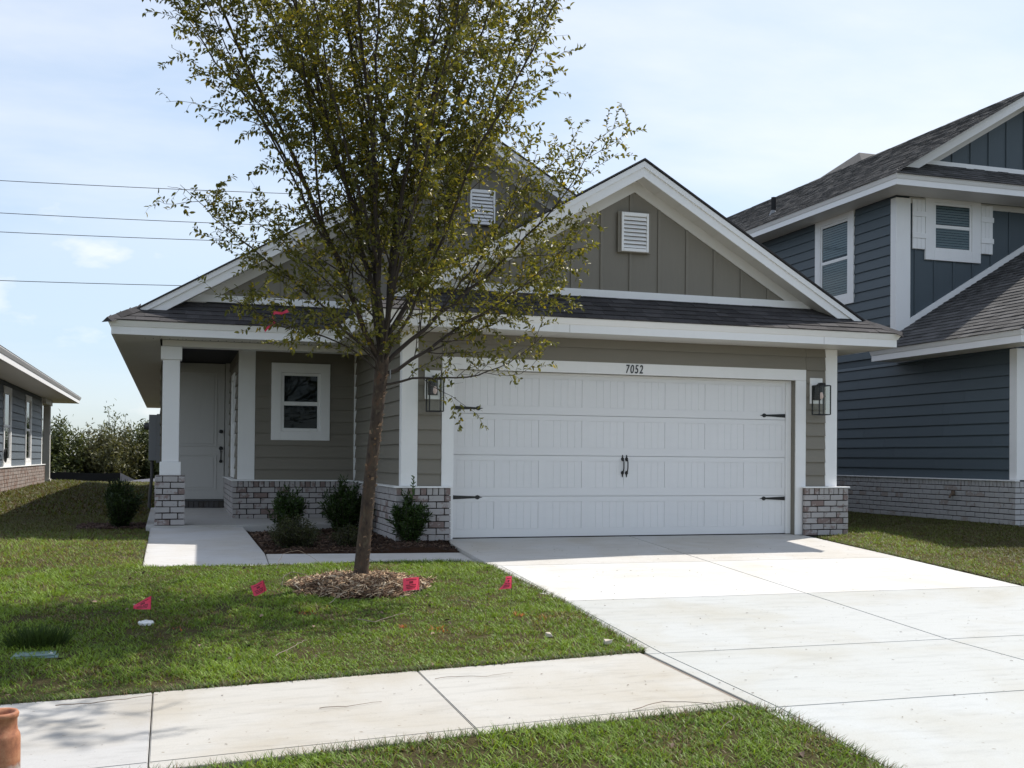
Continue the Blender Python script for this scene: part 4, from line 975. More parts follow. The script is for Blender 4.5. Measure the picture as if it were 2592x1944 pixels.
soffit(-12.5, XW+0.029, 20.03, 23.4, 'x', z=2.60, par=L, step=1.2)
extrude_profile('fascia', ((-6.10, 5.4), (-6.10, 23.4)), FASC(2.60), 'fascia', L, 0, 1)
extrude_profile('fascia', ((-6.10, 23.4), (-12.5, 23.4)), FASC(2.60), 'fascia', L, 1, 0)
roof_slab([(-6.06, 5.3, 2.77), (-6.06, 23.5, 2.77), (-9.5, 21.5, 4.2), (-9.5, 7.3, 4.2)], 'shingle', L, 0.03)
roof_slab([(-12.94, 5.3, 2.77), (-12.94, 23.5, 2.77), (-9.5, 21.5, 4.2), (-9.5, 7.3, 4.2)], 'shingle', L, 0.03)
roof_slab([(-6.06, 23.5, 2.77), (-12.94, 23.5, 2.77), (-9.5, 21.5, 4.2)], 'shingle', L, 0.03)
roof_slab([(-6.06, 5.3, 2.77), (-12.94, 5.3, 2.77), (-9.5, 7.3, 4.2)], 'shingle', L, 0.03)
box('porch_post', -6.95, -6.76, 21.45, 21.65, 0.0, 2.58, 'beam', L, 0.006)
box('post_base', -6.98, -6.73, 21.42, 21.68, 0.0, 0.28, 'beam', L, 0.006)
box('rear_beam', -6.98, -6.74, 20.03, 21.9, 2.44, 2.598, 'beam', L, 0.004)
obj('hose_reel', MB().tube([(-6.74+0.0, 12.25+0.12*math.sin(a), 0.98+0.14*math.cos(a)) for a in np.linspace(0, 2*math.pi, 13)], 0.02, 6), 'black_iron', L)

# ================================================================ PLANTS
rng = np.random.default_rng(11)
def leaves_mesh(name, P, D, Nn, Ls, Ws, tint, mat, parent, fold=0.25):
    """pointed folded leaves. P base, D direction, Nn approx normal"""
    D = D/np.linalg.norm(D, axis=1, keepdims=True)
    Sd = np.cross(D, Nn); Sd /= np.linalg.norm(Sd, axis=1, keepdims=True)+1e-9
    Up = np.cross(Sd, D); n = len(P); L = Ls[:, None]; W = Ws[:, None]
    b = P; a1 = P+D*L*0.30+Sd*W*0.46+Up*W*fold; a2 = P+D*L*0.30-Sd*W*0.46+Up*W*fold
    m1 = P+D*L*0.66+Sd*W*0.38+Up*(W*fold-L*0.03); m2 = P+D*L*0.66-Sd*W*0.38+Up*(W*fold-L*0.03); tip = P+D*L-Up*L*0.10; mid = P+D*L*0.5
    V = np.stack([b, a1, m1, tip, m2, a2, mid], 1).reshape(-1, 3); i = np.arange(n)[:, None]*7
    F = np.concatenate([i+np.array([[0, 1, 6]]), i+np.array([[1, 2, 6]]), i+np.array([[2, 3, 6]]), i+np.array([[3, 4, 6]]), i+np.array([[4, 5, 6]]), i+np.array([[5, 0, 6]])], 0)
    return np_mesh(name, V, F, mat, parent, np.repeat(tint, 7, 0))
def tubes_np(polys, n, name, mat, parent):
    """many thin branches as one mesh. polys: list of (pts (k,3), radii (k))"""
    Vs = []; Fs = []; base = 0
    ang = np.arange(n)*2*np.pi/n
    for pts, rad in polys:
        pts = np.asarray(pts); k = len(pts)
        d = np.gradient(pts, axis=0); d /= np.linalg.norm(d, axis=1, keepdims=True)+1e-9
        ref = np.array([0.31, 0.57, 0.11]); u = np.cross(d, ref); u /= np.linalg.norm(u, axis=1, keepdims=True)+1e-9; v = np.cross(d, u)
        ring = pts[:, None]+(u[:, None]*np.cos(ang)[None, :, None]+v[:, None]*np.sin(ang)[None, :, None])*np.asarray(rad)[:, None, None]
        Vs.append(ring.reshape(-1, 3)); j = np.arange(n)
        for q in range(k-1): Fs.append(np.stack([base+q*n+j, base+q*n+(j+1) % n, base+(q+1)*n+(j+1) % n, base+(q+1)*n+j], 1))
        base += k*n
    return np_mesh(name, np.concatenate(Vs), np.concatenate(Fs), mat, parent, smooth=True)
def unit(v): return v/(np.linalg.norm(v)+1e-9)
def perp(d):
    r = rng.normal(size=3); r -= d*(r@d); return unit(r)

# ---- street tree in the lawn
T = thing('young_elm_tree', (-1.65, -2.87, -0.2), 'young vase shaped tree with peeling bark in front of the porch', 'tree')
base = np.array([-1.647, -2.87, -0.23]); fork = np.array([-1.455, -2.90, 1.93])
tp = [base, base+[0.012, 0, 0.10], base+[0.05, -0.005, 0.55], base+[0.095, -0.02, 1.1], base+[0.15, -0.03, 1.65], fork+[0.0, 0, 0.0], fork+[0.02, 0.0, 0.25]]
tr_ = [0.092, 0.072, 0.064, 0.059, 0.058, 0.066, 0.042]
trunk = MB().tube([tuple(p) for p in tp], tr_, 18)
to = obj('trunk', trunk, 'bark', T, smooth=True)
fl_P = []
fm = MB()
for k in range(120):
    a = rng.normal(-0.05, 0.55) if k < 105 else rng.normal(-1.5, 0.8); h = rng.uniform(0.05, 2.0)
    q = np.array([np.interp(h-0.23+0.2, [p[2]+0.2 for p in tp], [p[i] for p in tp]) for i in (0, 1)]+[h-0.2]); r = np.interp(h, [0, 0.5, 1.2, 2.1], [0.070, 0.063, 0.058, 0.061])
    o_ = np.array([math.cos(a), math.sin(a), 0]); t_ = np.array([-math.sin(a), math.cos(a), 0]); w_ = rng.uniform(0.006, 0.020); hh = rng.uniform(0.010, 0.036)
    p0 = q+o_*(r-0.002); lift = rng.uniform(0.008, 0.030)
    fm.poly([p0-t_*w_, p0+t_*w_, p0+t_*w_*0.8+o_*lift+np.array([0, 0, hh]), p0-t_*w_*0.7+o_*lift*0.7+np.array([0, 0, hh*0.9])])
stuff(obj('bark_flake', fm, 'flake', T))
obj('trunk_tag', MB().box(-1.395, -1.385, -2.99, -2.985, 1.76, 1.85), 'grey_box', T)
limbs = []   # (start z offset, azimuth, [tilts], length, r0)
spec = [  # main stems from the fork: start height, azimuth, tilts, length, radius
        (1.90, 182, (18, 30, 33), 5.6, 0.028), (1.95, 166, (8, 20, 22), 5.9, 0.028), (1.98, 85, (10, 18, 16), 5.9, 0.028), (1.98, 20, (5, 10, 11), 5.9, 0.028),
        (1.93, 252, (12, 24, 22), 5.6, 0.025), (1.95, 300, (10, 19, 19), 5.7, 0.026), (1.92, 5, (20, 25, 18), 5.2, 0.026), (1.86, 352, (44, 47, 28), 3.15, 0.022),
        (1.80, 4, (58, 60, 46), 2.9, 0.018), (1.70, 350, (80, 86, 42), 1.70, 0.012),
        # side limbs, off the trunk or off a stem (stem, distance along it)
        (1.9, 178, (42, 54, 48), 2.6, 0.014), (1.82, 196, (52, 78, 70), 1.7, 0.009), (1.88, 150, (45, 62, 56), 1.3, 0.008), (1.80, 232, (50, 68, 60), 1.2, 0.008),
        (1.85, 280, (38, 44, 34), 4.3, 0.015), (1.88, 295, (30, 38, 30), 4.7, 0.016),
        ((0, 1.0), 200, (34, 38, 34), 3.2, 0.014), ((0, 1.8), 165, (32, 36, 34), 3.0, 0.013), ((0, 2.2), 190, (40, 42, 40), 2.2, 0.010), ((1, 0.9), 215, (20, 27, 26), 4.4, 0.015), ((1, 1.6), 140, (20, 26, 24), 4.0, 0.014),
        ((2, 0.7), 120, (24, 30, 26), 4.3, 0.015), ((2, 1.4), 50, (18, 22, 18), 4.0, 0.014), ((3, 0.6), 40, (18, 22, 18), 4.4, 0.015), ((3, 1.2), 335, (15, 18, 16), 4.3, 0.015),
        ((4, 0.9), 225, (26, 32, 28), 4.2, 0.014), ((4, 1.5), 272, (28, 33, 28), 4.2, 0.013), ((5, 0.9), 340, (18, 21, 18), 4.2, 0.014), ((5, 1.6), 290, (24, 26, 22), 3.6, 0.013), ((6, 0.8), 30, (24, 27, 20), 3.8, 0.013), ((6, 1.4), 345, (28, 28, 20), 3.1, 0.012), ((8, 0.5), 20, (64, 66, 54), 1.7, 0.009), ((0, 1.4), 230, (26, 30, 28), 3.4, 0.013), ((3, 2.4), 20, (22, 24, 18), 3.2, 0.012), ((1, 2.4), 170, (24, 28, 26), 3.2, 0.012),
        ((7, 0.7), 335, (38, 36, 20), 1.9, 0.009), ((7, 1.1), 20, (34, 30, 16), 1.8, 0.009), ((8, 0.9), 340, (60, 56, 42), 1.4, 0.008), ((3, 1.8), 180, (14, 18, 18), 3.9, 0.014), ((2, 1.9), 200, (12, 17, 17), 3.8, 0.014),
        ((0, 0.5), 160, (40, 52, 48), 1.5, 0.009), ((1, 0.4), 190, (46, 56, 50), 1.3, 0.008), ((3, 0.3), 300, (42, 50, 42), 1.3, 0.008), ((2, 0.3), 95, (44, 50, 42), 1.7, 0.009), ((6, 0.3), 40, (42, 46, 36), 1.6, 0.009)]
branches = []; twigs = []; lp = []; ld = []
def grow(p, d, length, nseg, wig, upb):
    pts = [p]; step = length/nseg
    for _ in range(nseg):
        d = unit(d+rng.normal(size=3)*wig+np.array([0, 0, upb])); pts.append(pts[-1]+d*step)
    return np.array(pts)
for z0, azd, tl, Ln, r0 in spec:
    n = 16; a = R(azd)+rng.normal()*0.08
    if isinstance(z0, tuple):
        bp_ = branches[z0[0]][0]; f = z0[1]/np.linalg.norm(bp_[1]-bp_[0]); i = min(int(f), 15); p = bp_[i]+(bp_[i+1]-bp_[i])*(f-i)
    else: p = np.array([np.interp(z0, [q[2] for q in tp], [q[0] for q in tp]), np.interp(z0, [q[2] for q in tp], [q[1] for q in tp]), z0])
    pts = [p]
    for k in range(n):
        ti = R(np.interp(k/(n-1), [0, 0.45, 1], tl)); d = np.array([math.sin(ti)*math.cos(a), math.sin(ti)*math.sin(a), math.cos(ti)])
        d = unit(d+rng.normal(size=3)*0.075); pts.append(pts[-1]+d*Ln/n); a += rng.normal()*0.06
    pts = np.array(pts); rad = r0*np.linspace(1, 0.10, n+1)**1.1+0.0012
    branches.append((pts, rad))
    s = 0.10*Ln+0.10
    while s < Ln*0.995:
        f = s/Ln*n; i = min(int(f), n-1); q = pts[i]+(pts[i+1]-pts[i])*(f-i); dl = unit(pts[i+1]-pts[i])
        ls = (0.28+0.85*rng.random())*(1.10-0.45*s/Ln)*min(1.0, 0.5+Ln/6)
        d = unit(dl*0.75+perp(dl)*0.62+np.array([0, 0, 0.12])); ns = max(4, int(ls/0.11))
        sp = grow(q, d, ls, ns, 0.16, 0.03); rs = np.linspace(max(0.003, rad[i]*0.34), 0.0014, ns+1)
        twigs.append((sp, rs))
        t_ = 0.06
        while t_ < ls:
            f2 = t_/ls*ns; j = min(int(f2), ns-1); q2 = sp[j]+(sp[j+1]-sp[j])*(f2-j); d2 = unit(sp[j+1]-sp[j])
            lt = rng.uniform(0.10, 0.32); tw = grow(q2, unit(d2*0.6+perp(d2)*0.75), lt, 3, 0.22, -0.02)
            twigs.append((tw, np.linspace(0.0017, 0.0008, 4)))
            m = int(lt/0.0150)
            for g in range(m):
                ff = (g+0.6)/m*3; jj = min(int(ff), 2); pp = tw[jj]+(tw[jj+1]-tw[jj])*(ff-jj); dd = unit(tw[jj+1]-tw[jj]); sd = perp(dd)
                lp.append(pp); ld.append(unit(dd*0.55+sd*0.9+np.array([0, 0, -0.15])))
            t_ += rng.uniform(0.06, 0.13)
        for g in range(int(ls*0.6/0.04)):
            ff = ns*(0.4+0.6*rng.random()); jj = min(int(ff), ns-1); pp = sp[jj]+(sp[jj+1]-sp[jj])*(ff-jj); dd = unit(sp[jj+1]-sp[jj])
            lp.append(pp); ld.append(unit(dd*0.5+perp(dd)))
        s += rng.uniform(0.10, 0.20)
for k, (p_, r_) in enumerate(branches): tubes_np([(p_, r_)], 8, 'branch', 'twigbark' if k else 'bark', T)
stuff(tubes_np(twigs, 4, 'twigs', 'twigbark', T))
lp = np.array(lp); ld = np.array(ld); n = len(lp)
keep = rng.random(n) < np.clip(-0.02+0.08*np.clip(lp[:, 2]-3.8, 0, 3)+1.75*vnoise(lp[:, 0]*1.0+lp[:, 1], lp[:, 2]+0.4*lp[:, 1], 2.4, 9), 0.14, 1)
lp = lp[keep]; ld = ld[keep]; n = len(lp)
cA = np.array([0.080, 0.090, 0.017]); cB = np.array([0.195, 0.182, 0.033]); cY = np.array([0.34, 0.26, 0.03])
f = rng.random(n)[:, None]; tint = cA*(1-f)+cB*f; ym = rng.random(n) < 0.07; tint[ym] = cY*rng.uniform(0.6, 1.1, (ym.sum(), 1)); tint *= rng.uniform(0.75, 1.2, (n, 1))
stuff(leaves_mesh('foliage', lp, ld, rng.normal(size=(n, 3))*0.8+np.array([0, 0, 1.0]), rng.uniform(0.034, 0.068, n), rng.uniform(0.018, 0.032, n), tint, 'leaf', T))
print('tree leaves', n, 'twigs', len(twigs))
# pink ribbon tied to a twig
rb = [(-2.36, -3.05, 2.36), (-2.42, -3.06, 2.33), (-2.485, -3.05, 2.335), (-2.505, -3.04, 2.30), (-2.48, -3.05, 2.255), (-2.51, -3.06, 2.225), (-2.575, -3.05, 2.165)]
mb = MB()
for k in range(len(rb)-1):
    p = Vector(rb[k]); q = Vector(rb[k+1]); s0 = Vector((0.004, 0.012, 0.013)) if k % 2 else Vector((-0.006, 0.004, 0.014)); s1 = Vector((0.004, 0.012, 0.013)) if (k+1) % 2 else Vector((-0.006, 0.004, 0.014))
    mb.poly([p-s0, q-s1, q+s1, p+s0])
tag(obj('ribbon', mb, 'flag', None), 'strip of bright pink flagging ribbon tied in the tree', 'ribbon')

# ---- shrubs
def shrub(name, base, h, w, nst, label, leafL, leafW, dens, cols, spread=0.4, upright=0.8, group=None, jitter=0.25):
    t = thing(name, base, label, 'shrub', group); st = []; P = []; D = []
    b = np.array(base)
    for k in range(nst):
        a = rng.uniform(0, 2*np.pi); rr = rng.random()**0.5*w*0.5; hh = h*(1-0.5*(rr/(w*0.5))**1.6)*rng.uniform(0.65, 1.0)
        tip = b+np.array([math.cos(a)*rr, math.sin(a)*rr, hh]); s0 = b+np.array([math.cos(a), math.sin(a), 0])*rr*0.12
        m = s0*0.5+tip*0.5+np.array([math.cos(a), math.sin(a), 0])*rr*spread*0.5
        u = np.linspace(0, 1, 7)[:, None]; pts = (1-u)**2*s0+2*u*(1-u)*m+u*u*tip; st.append((pts, np.linspace(0.006*h+0.002, 0.0015, 7)))
        nl = int(dens*hh)
        uu = rng.uniform(0.08, 1.0, nl)[:, None]; q = (1-uu)**2*s0+2*uu*(1-uu)*m+uu*uu*tip; dd = 2*(1-uu)*(m-s0)+2*uu*(tip-m); dd /= np.linalg.norm(dd, axis=1, keepdims=True)
        sd = rng.normal(size=(nl, 3)); sd /= np.linalg.norm(sd, axis=1, keepdims=True)
        P.append(q+sd*rng.uniform(0, jitter*w*0.3, (nl, 1))); D.append(dd*upright+sd)
    P = np.concatenate(P); D = np.concatenate(D); n = len(P); P[:, 2] = np.maximum(P[:, 2], b[2]+0.01)
    c0, c1 = np.array(cols[0]), np.array(cols[1]); f = rng.random((n, 1))**1.5; ti = (c0*(1-f)+c1*f)*rng.uniform(0.7, 1.2, (n, 1))
    tubes_np(st, 5, 'stems', 'twigbark', t)
    stuff(leaves_mesh('foliage', P, D, rng.normal(size=(n, 3))*0.6+np.array([0, 0, 1.0]), rng.uniform(0.7, 1.2, n)*leafL, rng.uniform(0.8, 1.2, n)*leafW, ti, 'shrub_leaf', t))
    return t
GR = ((0.022, 0.042, 0.012), (0.055, 0.10, 0.022)); GD_ = ((0.022, 0.040, 0.014), (0.055, 0.085, 0.024)); BR = ((0.03, 0.038, 0.016), (0.07, 0.075, 0.025))
shrub('upright_shrub', (-1.88, 1.55, 0.0), 0.76, 0.52, 26, 'dark green upright shrub below the porch window, nearest the walk', 0.062, 0.016, 300, GR, group='upright shrubs along the brick base')
shrub('upright_shrub', (-1.12, 1.35, 0.0), 0.80, 0.70, 34, 'wide dark green upright shrub behind the tree trunk', 0.064, 0.016, 300, GR, group='upright shrubs along the brick base')
c_ = shrub('upright_shrub', (-0.60, -0.30, -0.03), 0.72, 0.48, 28, 'dark green upright shrub with a tall shoot beside the garage brick', 0.062, 0.016, 300, GR, group='upright shrubs along the brick base')
shrub('upright_shrub', (-4.05, 2.85, -0.01), 0.82, 0.58, 30, 'dark upright shrub left of the porch column', 0.062, 0.016, 300, GD_, group='upright shrubs along the brick base')
shrub('low_shrub', (-2.0, -0.42, -0.05), 0.40, 0.66, 60, 'low rounded shrub beside the walk in the bed', 0.032, 0.012, 300, BR, spread=0.9, upright=0.5, group='low shrubs in the bed')
shrub('low_shrub', (-1.38, -0.38, -0.05), 0.30, 0.46, 40, 'small low shrub directly left of the tree trunk', 0.030, 0.011, 300, BR, spread=0.9, upright=0.5, group='low shrubs in the bed')
# tall shoot on the garage shrub
st = [(np.array([[-0.58, -0.30, 0.45], [-0.575, -0.30, 0.62], [-0.56, -0.31, 0.78]]), np.array([0.004, 0.003, 0.0015]))]
tubes_np(st, 5, 'shoot', 'twigbark', c_)
q = np.linspace(0.50, 0.78, 26); P = np.stack([-0.59+0.1*(q-0.5), np.full(26, -0.30), q], 1); D = rng.normal(size=(26, 3)); D[:, 2] = np.abs(D[:, 2])+0.5
stuff(leaves_mesh('shoot_leaves', P, D, np.tile([0, -1.0, 0.5], (26, 1)), np.full(26, 0.05), np.full(26, 0.016), np.tile([0.06, 0.11, 0.025], (26, 1)), 'shrub_leaf', c_))

# ---- scrub beyond the yard
def scrub(x, y, h, w, label, nl, cols, kind=0):
    z0 = float(zf(x, y))-0.05; t = thing('scrub_tree', (x, y, z0), label, 'tree', 'scrub trees behind the silt fence')
    st = []; P = []; D = []
    for k in range(16 if kind == 0 else 9):
        a = rng.uniform(0, 2*np.pi); rr = rng.random()**0.6*w*0.5; hh = h*(1-0.55*(rr/(w*0.5))**1.5)*rng.uniform(0.75, 1.0)
        s0 = np.array([x+math.cos(a)*rr*0.15, y+math.sin(a)*rr*0.15, z0]); tip = np.array([x+math.cos(a)*rr, y+math.sin(a)*rr, z0+hh]); m = s0*0.5+tip*0.5+np.array([math.cos(a), math.sin(a), 0])*rr*0.25
        u = np.linspace(0, 1, 8)[:, None]; pts = (1-u)**2*s0+2*u*(1-u)*m+u*u*tip; st.append((pts, np.linspace(0.02+0.008*h, 0.006, 8)))
        n = nl//8
        uu = rng.uniform(0.06, 1.0, n)[:, None]; q = (1-uu)**2*s0+2*uu*(1-uu)*m+uu*uu*tip; P.append(q+rng.normal(size=(n, 3))*(0.07*w*(1.15-0.5*uu)+0.05)); D.append(rng.normal(size=(n, 3))+np.array([0, 0, 0.45]))
    P = np.concatenate(P); D = np.concatenate(D); n = len(P); P[:, 2] = np.maximum(P[:, 2], z0+0.03)
    f = rng.random((n, 1)); ti = (np.array(cols[0])*(1-f)+np.array(cols[1])*f)*rng.uniform(0.6, 1.25, (n, 1))
    tubes_np(st, 5, 'trunk', 'twigbark', t)
    stuff(leaves_mesh('crown', P, D, rng.normal(size=(n, 3))+np.array([0, -0.4, 0.8]), rng.uniform(0.12, 0.26, n), rng.uniform(0.035, 0.075, n), ti, 'shrub_leaf', t))
SC = ((0.055, 0.075, 0.026), (0.14, 0.16, 0.06)); SC2 = ((0.075, 0.078, 0.034), (0.17, 0.165, 0.075))
scrub(-7.9, 37.0, 2.9, 2.8, 'bushy scrub tree just right of the slate house post', 3600, SC)
scrub(-6.6, 38.5, 2.6, 2.6, 'low brownish scrub tree behind the black silt fence', 3200, SC2)
scrub(-5.9, 40.0, 4.3, 1.8, 'tallest thin scrub tree with a bare leaning tip', 900, SC, 1)
scrub(-5.4, 37.5, 2.5, 2.5, 'low dense scrub tree in the middle of the gap', 3200, SC2)
scrub(-4.3, 39.0, 3.3, 2.6, 'full rounded scrub tree left of the meter box', 3800, SC)
scrub(-3.0, 38.0, 2.7, 2.6, 'scrub tree partly hidden behind the meter box', 3000, SC)
scrub(-9.3, 40.0, 2.6, 2.8, 'scrub tree hidden behind the slate house post', 2600, SC)
# silt fence
sf = thing('silt_fence', (-6.5, 34.0, -0.14), 'black fabric silt fence sagging across the back yard', 'fence')
px_ = [-9.5, -8.2, -7.4, -6.6, -5.9, -5.3, -4.75, -4.1, -3.4, -2.6]; tz = [0.27, 0.25, 0.29, 0.26, 0.25, 0.27, -0.03, 0.03, 0.06, 0.1]; lean = [0, 0, 0, 0.05, 0, 0, 0.45, 0.55, 0.4, 0.2]
for k in range(len(px_)-1):
    a, b = k, k+1; z0 = -0.18
    obj('fabric', MB().poly([(px_[a], 34, z0), (px_[b], 34, z0), (px_[b], 34+lean[b], tz[b]), (px_[a], 34+lean[a], tz[a])]), 'silt' if k < 5 else 'silt_back', sf)
for k in (0, 2, 4, 5, 8): obj('stake', MB().box(px_[k]-0.02, px_[k]+0.02, 34.02, 34.06, -0.3, tz[k]+0.06), 'pole_wood', sf)
# ---- power lines
for k, (za, zb2) in enumerate(((17.818, 18.189), (15.819, 16.057), (14.649, 14.953), (11.654, 11.927))):
    sl_k = (zb2-za)/(11.6 if k % 2 == 0 else 10.1); xs_ = np.linspace(-42, 12, 19)
    pts = [(x, 60, za+sl_k*(x+13.5)+0.0006*(x+13.5)*(x+2)) for x in xs_]
    tag(obj('power_line', MB().tube(pts, 0.022, 5), 'wire'), ('topmost', 'second from the top', 'third from the top', 'lowest')[k]+' overhead power line crossing the sky at left', 'power line', 'overhead power lines')
for x, lb in ((12.1, 'tall wooden utility pole hidden behind the tan house'), (-42, 'tall wooden utility pole far out to the left')):
    pl = thing('utility_pole', (x, 60, -0.1), lb, 'pole', 'utility poles'); obj('pole', MB().tube([(x, 60.1, -0.3), (x, 60.1, 18.9)], [0.17, 0.11], 10), 'pole_wood', pl)
    box('crossarm', x-0.06, x+0.06, 59.9, 60.0, 11.3, 18.6, 'pole_wood', pl)

# ---- grass
GRASS = {}
def grass(name, poly, box_, dens, Lr, Wr, label_unused=None, far=False, extra=None, exclude=None, thin=None):
    x0, x1, y0, y1 = box_; n = int((x1-x0)*(y1-y0)*dens); x = rng.uniform(x0, x1, n); y = rng.uniform(y0, y1, n)
    k = inpoly(x, y, poly)
    # only where this camera (or one a step aside) could look
    dx = x-CAM.x; dy = y-CAM.y; r_ = dx*math.cos(yaw)-dy*math.sin(yaw); f_ = dx*math.sin(yaw)+dy*math.cos(yaw)
    k &= (f_ > 1) & (np.abs(r_)/np.maximum(f_, 0.1) < 0.62)
    if exclude is not None: k &= ~exclude(x, y)
    if thin is not None: k &= rng.random(n) < thin(x, y)
    bare = vnoise(x, y, 3.1, 41)*0.5+vnoise(x, y, 8.5, 42)*0.5; k &= rng.random(n) < np.clip(1.0-(bare-0.60)*5.0, 0.22, 1)
    x = x[k]; y = y[k]; n = len(x); z = zf(x, y)+0.012+0.012*(vnoise(x, y, 1.7, 3)-0.5)
    pat = vnoise(x, y, 1.3, 21)*0.32+vnoise(x, y, 4.1, 22)*0.28+vnoise(x, y, 11, 23)*0.22+vnoise(x, y, 24, 24)*0.18; pat = np.clip((pat-0.5)*1.7+0.5, 0, 1)
    L = rng.uniform(Lr[0], Lr[1], n)*(0.45+1.0*pat); W = rng.uniform(Wr[0], Wr[1], n)
    a = rng.uniform(0, 2*np.pi, n); ln = rng.uniform(0.35, 1.7, n)
    d = np.stack([np.cos(a)*ln, np.sin(a)*ln, np.ones(n)], 1); d /= np.linalg.norm(d, axis=1, keepdims=True)
    s = np.stack([-np.sin(a), np.cos(a), np.zeros(n)], 1); s2 = np.where(rng.random((n, 1)) < 0.5, s, np.stack([np.cos(a+0.9), np.sin(a+0.9), np.zeros(n)], 1))
    p = np.stack([x, y, z], 1); Lc = L[:, None]; Wc = W[:, None]
    m = p+d*Lc*0.55; tip = p+d*Lc*0.95+np.stack([np.cos(a), np.sin(a), -0.25*np.ones(n)], 1)*Lc*0.28
    V = np.stack([p-s2*Wc*0.5, p+s2*Wc*0.5, m+s2*Wc*0.42, m-s2*Wc*0.42, tip], 1).reshape(-1, 3); i = np.arange(n)[:, None]*5
    F = np.concatenate([i+np.array([[0, 1, 2]]), i+np.array([[0, 2, 3]]), i+np.array([[3, 2, 4]])], 0)
    g0 = np.array([0.112, 0.196, 0.022]); g1 = np.array([0.228, 0.335, 0.045]); br = np.array([0.21, 0.165, 0.080])
    f = np.clip(pat+rng.normal(size=n)*0.18, 0, 1)[:, None]; c = g0*(1-f)+g1*f
    dry = vnoise(x, y, 2.3, 31)*0.6+vnoise(x, y, 7, 32)*0.4
    bm_ = rng.random(n) < np.clip((dry-0.58)*2.0, 0.03, 0.6); 
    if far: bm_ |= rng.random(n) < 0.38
    c[bm_] = br*rng.uniform(0.6, 1.3, (bm_.sum(), 1))
    if far:   # thin, half dormant turf by the houses, with their shade painted into the tint
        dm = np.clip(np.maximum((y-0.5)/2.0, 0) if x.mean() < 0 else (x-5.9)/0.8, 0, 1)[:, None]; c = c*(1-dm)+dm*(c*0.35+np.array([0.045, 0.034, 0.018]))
    for sx_, sy_, sr_ in ((-0.60, -4.62, 0.05), (-1.62, -4.83, 0.05), (-1.38, -5.0, 0.10), (-2.30, -4.15, 0.09), (-0.45, -4.75, 0.08), (-3.3, -4.5, 0.08)):
        om = (np.hypot(x-sx_, (y-sy_)*1.0) < sr_) & (rng.random(n) < (0.75 if sr_ < 0.06 else 0.22)); c[om] = np.array([0.55, 0.16, 0.05])*rng.uniform(0.6, 1.1, (om.sum(), 1))
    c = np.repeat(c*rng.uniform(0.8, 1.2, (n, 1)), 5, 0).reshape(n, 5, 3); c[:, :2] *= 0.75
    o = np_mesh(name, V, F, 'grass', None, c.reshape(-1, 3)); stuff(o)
    print(name, n); return o
ring = lambda x, y: ((x+1.66)/0.66)**2+((y+3.05)/0.60)**2 < 1.0
bedx = lambda x, y: (x > -4.6) & (x < -3.6) & (y > 2.45) & (y < 3.6)
ex = lambda x, y: ring(x, y) | bedx(x, y)
grass('lawn_grass', front_poly, (-6.2, 0.05, -6.7, -1.6), 5200, (0.025, 0.055), (0.004, 0.009), exclude=ex)
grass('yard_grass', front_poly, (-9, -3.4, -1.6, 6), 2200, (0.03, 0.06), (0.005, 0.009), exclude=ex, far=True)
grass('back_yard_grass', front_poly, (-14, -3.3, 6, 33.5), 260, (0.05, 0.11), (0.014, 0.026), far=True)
grass('verge_grass', strip_poly, (-5.5, 0.1, -9.9, -7.5), 6500, (0.028, 0.062), (0.004, 0.008))
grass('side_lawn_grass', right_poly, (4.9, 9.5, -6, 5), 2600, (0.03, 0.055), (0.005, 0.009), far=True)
# ragged long blades along the concrete edges
def edge_grass(name, pts, n, Lr, out):
    P = []; 
    seg = [(Vector((*a, 0)), Vector((*b, 0))) for a, b in zip(pts, pts[1:])]; tot = sum((b-a).length for a, b in seg)
    for a, b in seg:
        m = int(n*(b-a).length/tot)
        for _ in range(m):
            p = a.lerp(b, rng.random()); nrm = Vector(((b-a).y, -(b-a).x, 0)).normalized(); P.append((p.x+rng.normal()*0.015, p.y+rng.normal()*0.015, nrm.x, nrm.y))
    P = np.array(P); n = len(P); z = zf(P[:, 0], P[:, 1])+0.0; p = np.stack([P[:, 0], P[:, 1], z], 1)
    a = np.arctan2(P[:, 3]*out, P[:, 2]*out)+rng.normal(size=n)*0.8; L = rng.uniform(*Lr, n)[:, None]
    h = np.stack([np.cos(a), np.sin(a), np.zeros(n)], 1); s = np.stack([-np.sin(a), np.cos(a), np.zeros(n)], 1); W = rng.uniform(0.003, 0.006, n)[:, None]
    u = np.array([0, 0, 1.0]); m = p+(h*0.55+u*0.8)*L*0.5; t = p+(h*1.0+u*0.72)*L
    V = np.stack([p-s*W/2, p+s*W/2, m+s*W*0.4, m-s*W*0.4, t], 1).reshape(-1, 3); i = np.arange(n)[:, None]*5
    F = np.concatenate([i+np.array([[0, 1, 2]]), i+np.array([[0, 2, 3]]), i+np.array([[3, 2, 4]])], 0)
    c = np.where(rng.random((n, 1)) < 0.25, np.array([[0.17, 0.12, 0.06]]), np.array([[0.08, 0.125, 0.025]]))*rng.uniform(0.6, 1.3, (n, 1))
    stuff(np_mesh(name, V, F, 'grass', None, np.repeat(c, 5, 0)))
edge_grass('lawn_edge_grass', [(-0.62, -1.72), (-0.3, -1.8), (-0.12, -2.1), (-0.05, -4.1), (-0.12, -6.02)], 2200, (0.03, 0.075), -1)
edge_grass('pavement_edge_grass', [(-0.12, -6.03), (-2.2, swb(-2.2)), (-4.6, swb(-4.6))], 2600, (0.03, 0.07), 1)
edge_grass('verge_edge_grass', [(-5.0, swf(-5.0)-0.03), (-3.2, swf(-3.2)-0.10), (-2.4, swf(-2.4)-0.03), (-0.9, swf(-0.9)-0.04), (-0.18, -7.62), (-0.06, -7.8), (-0.03, -9)], 3200, (0.03, 0.085), -1)
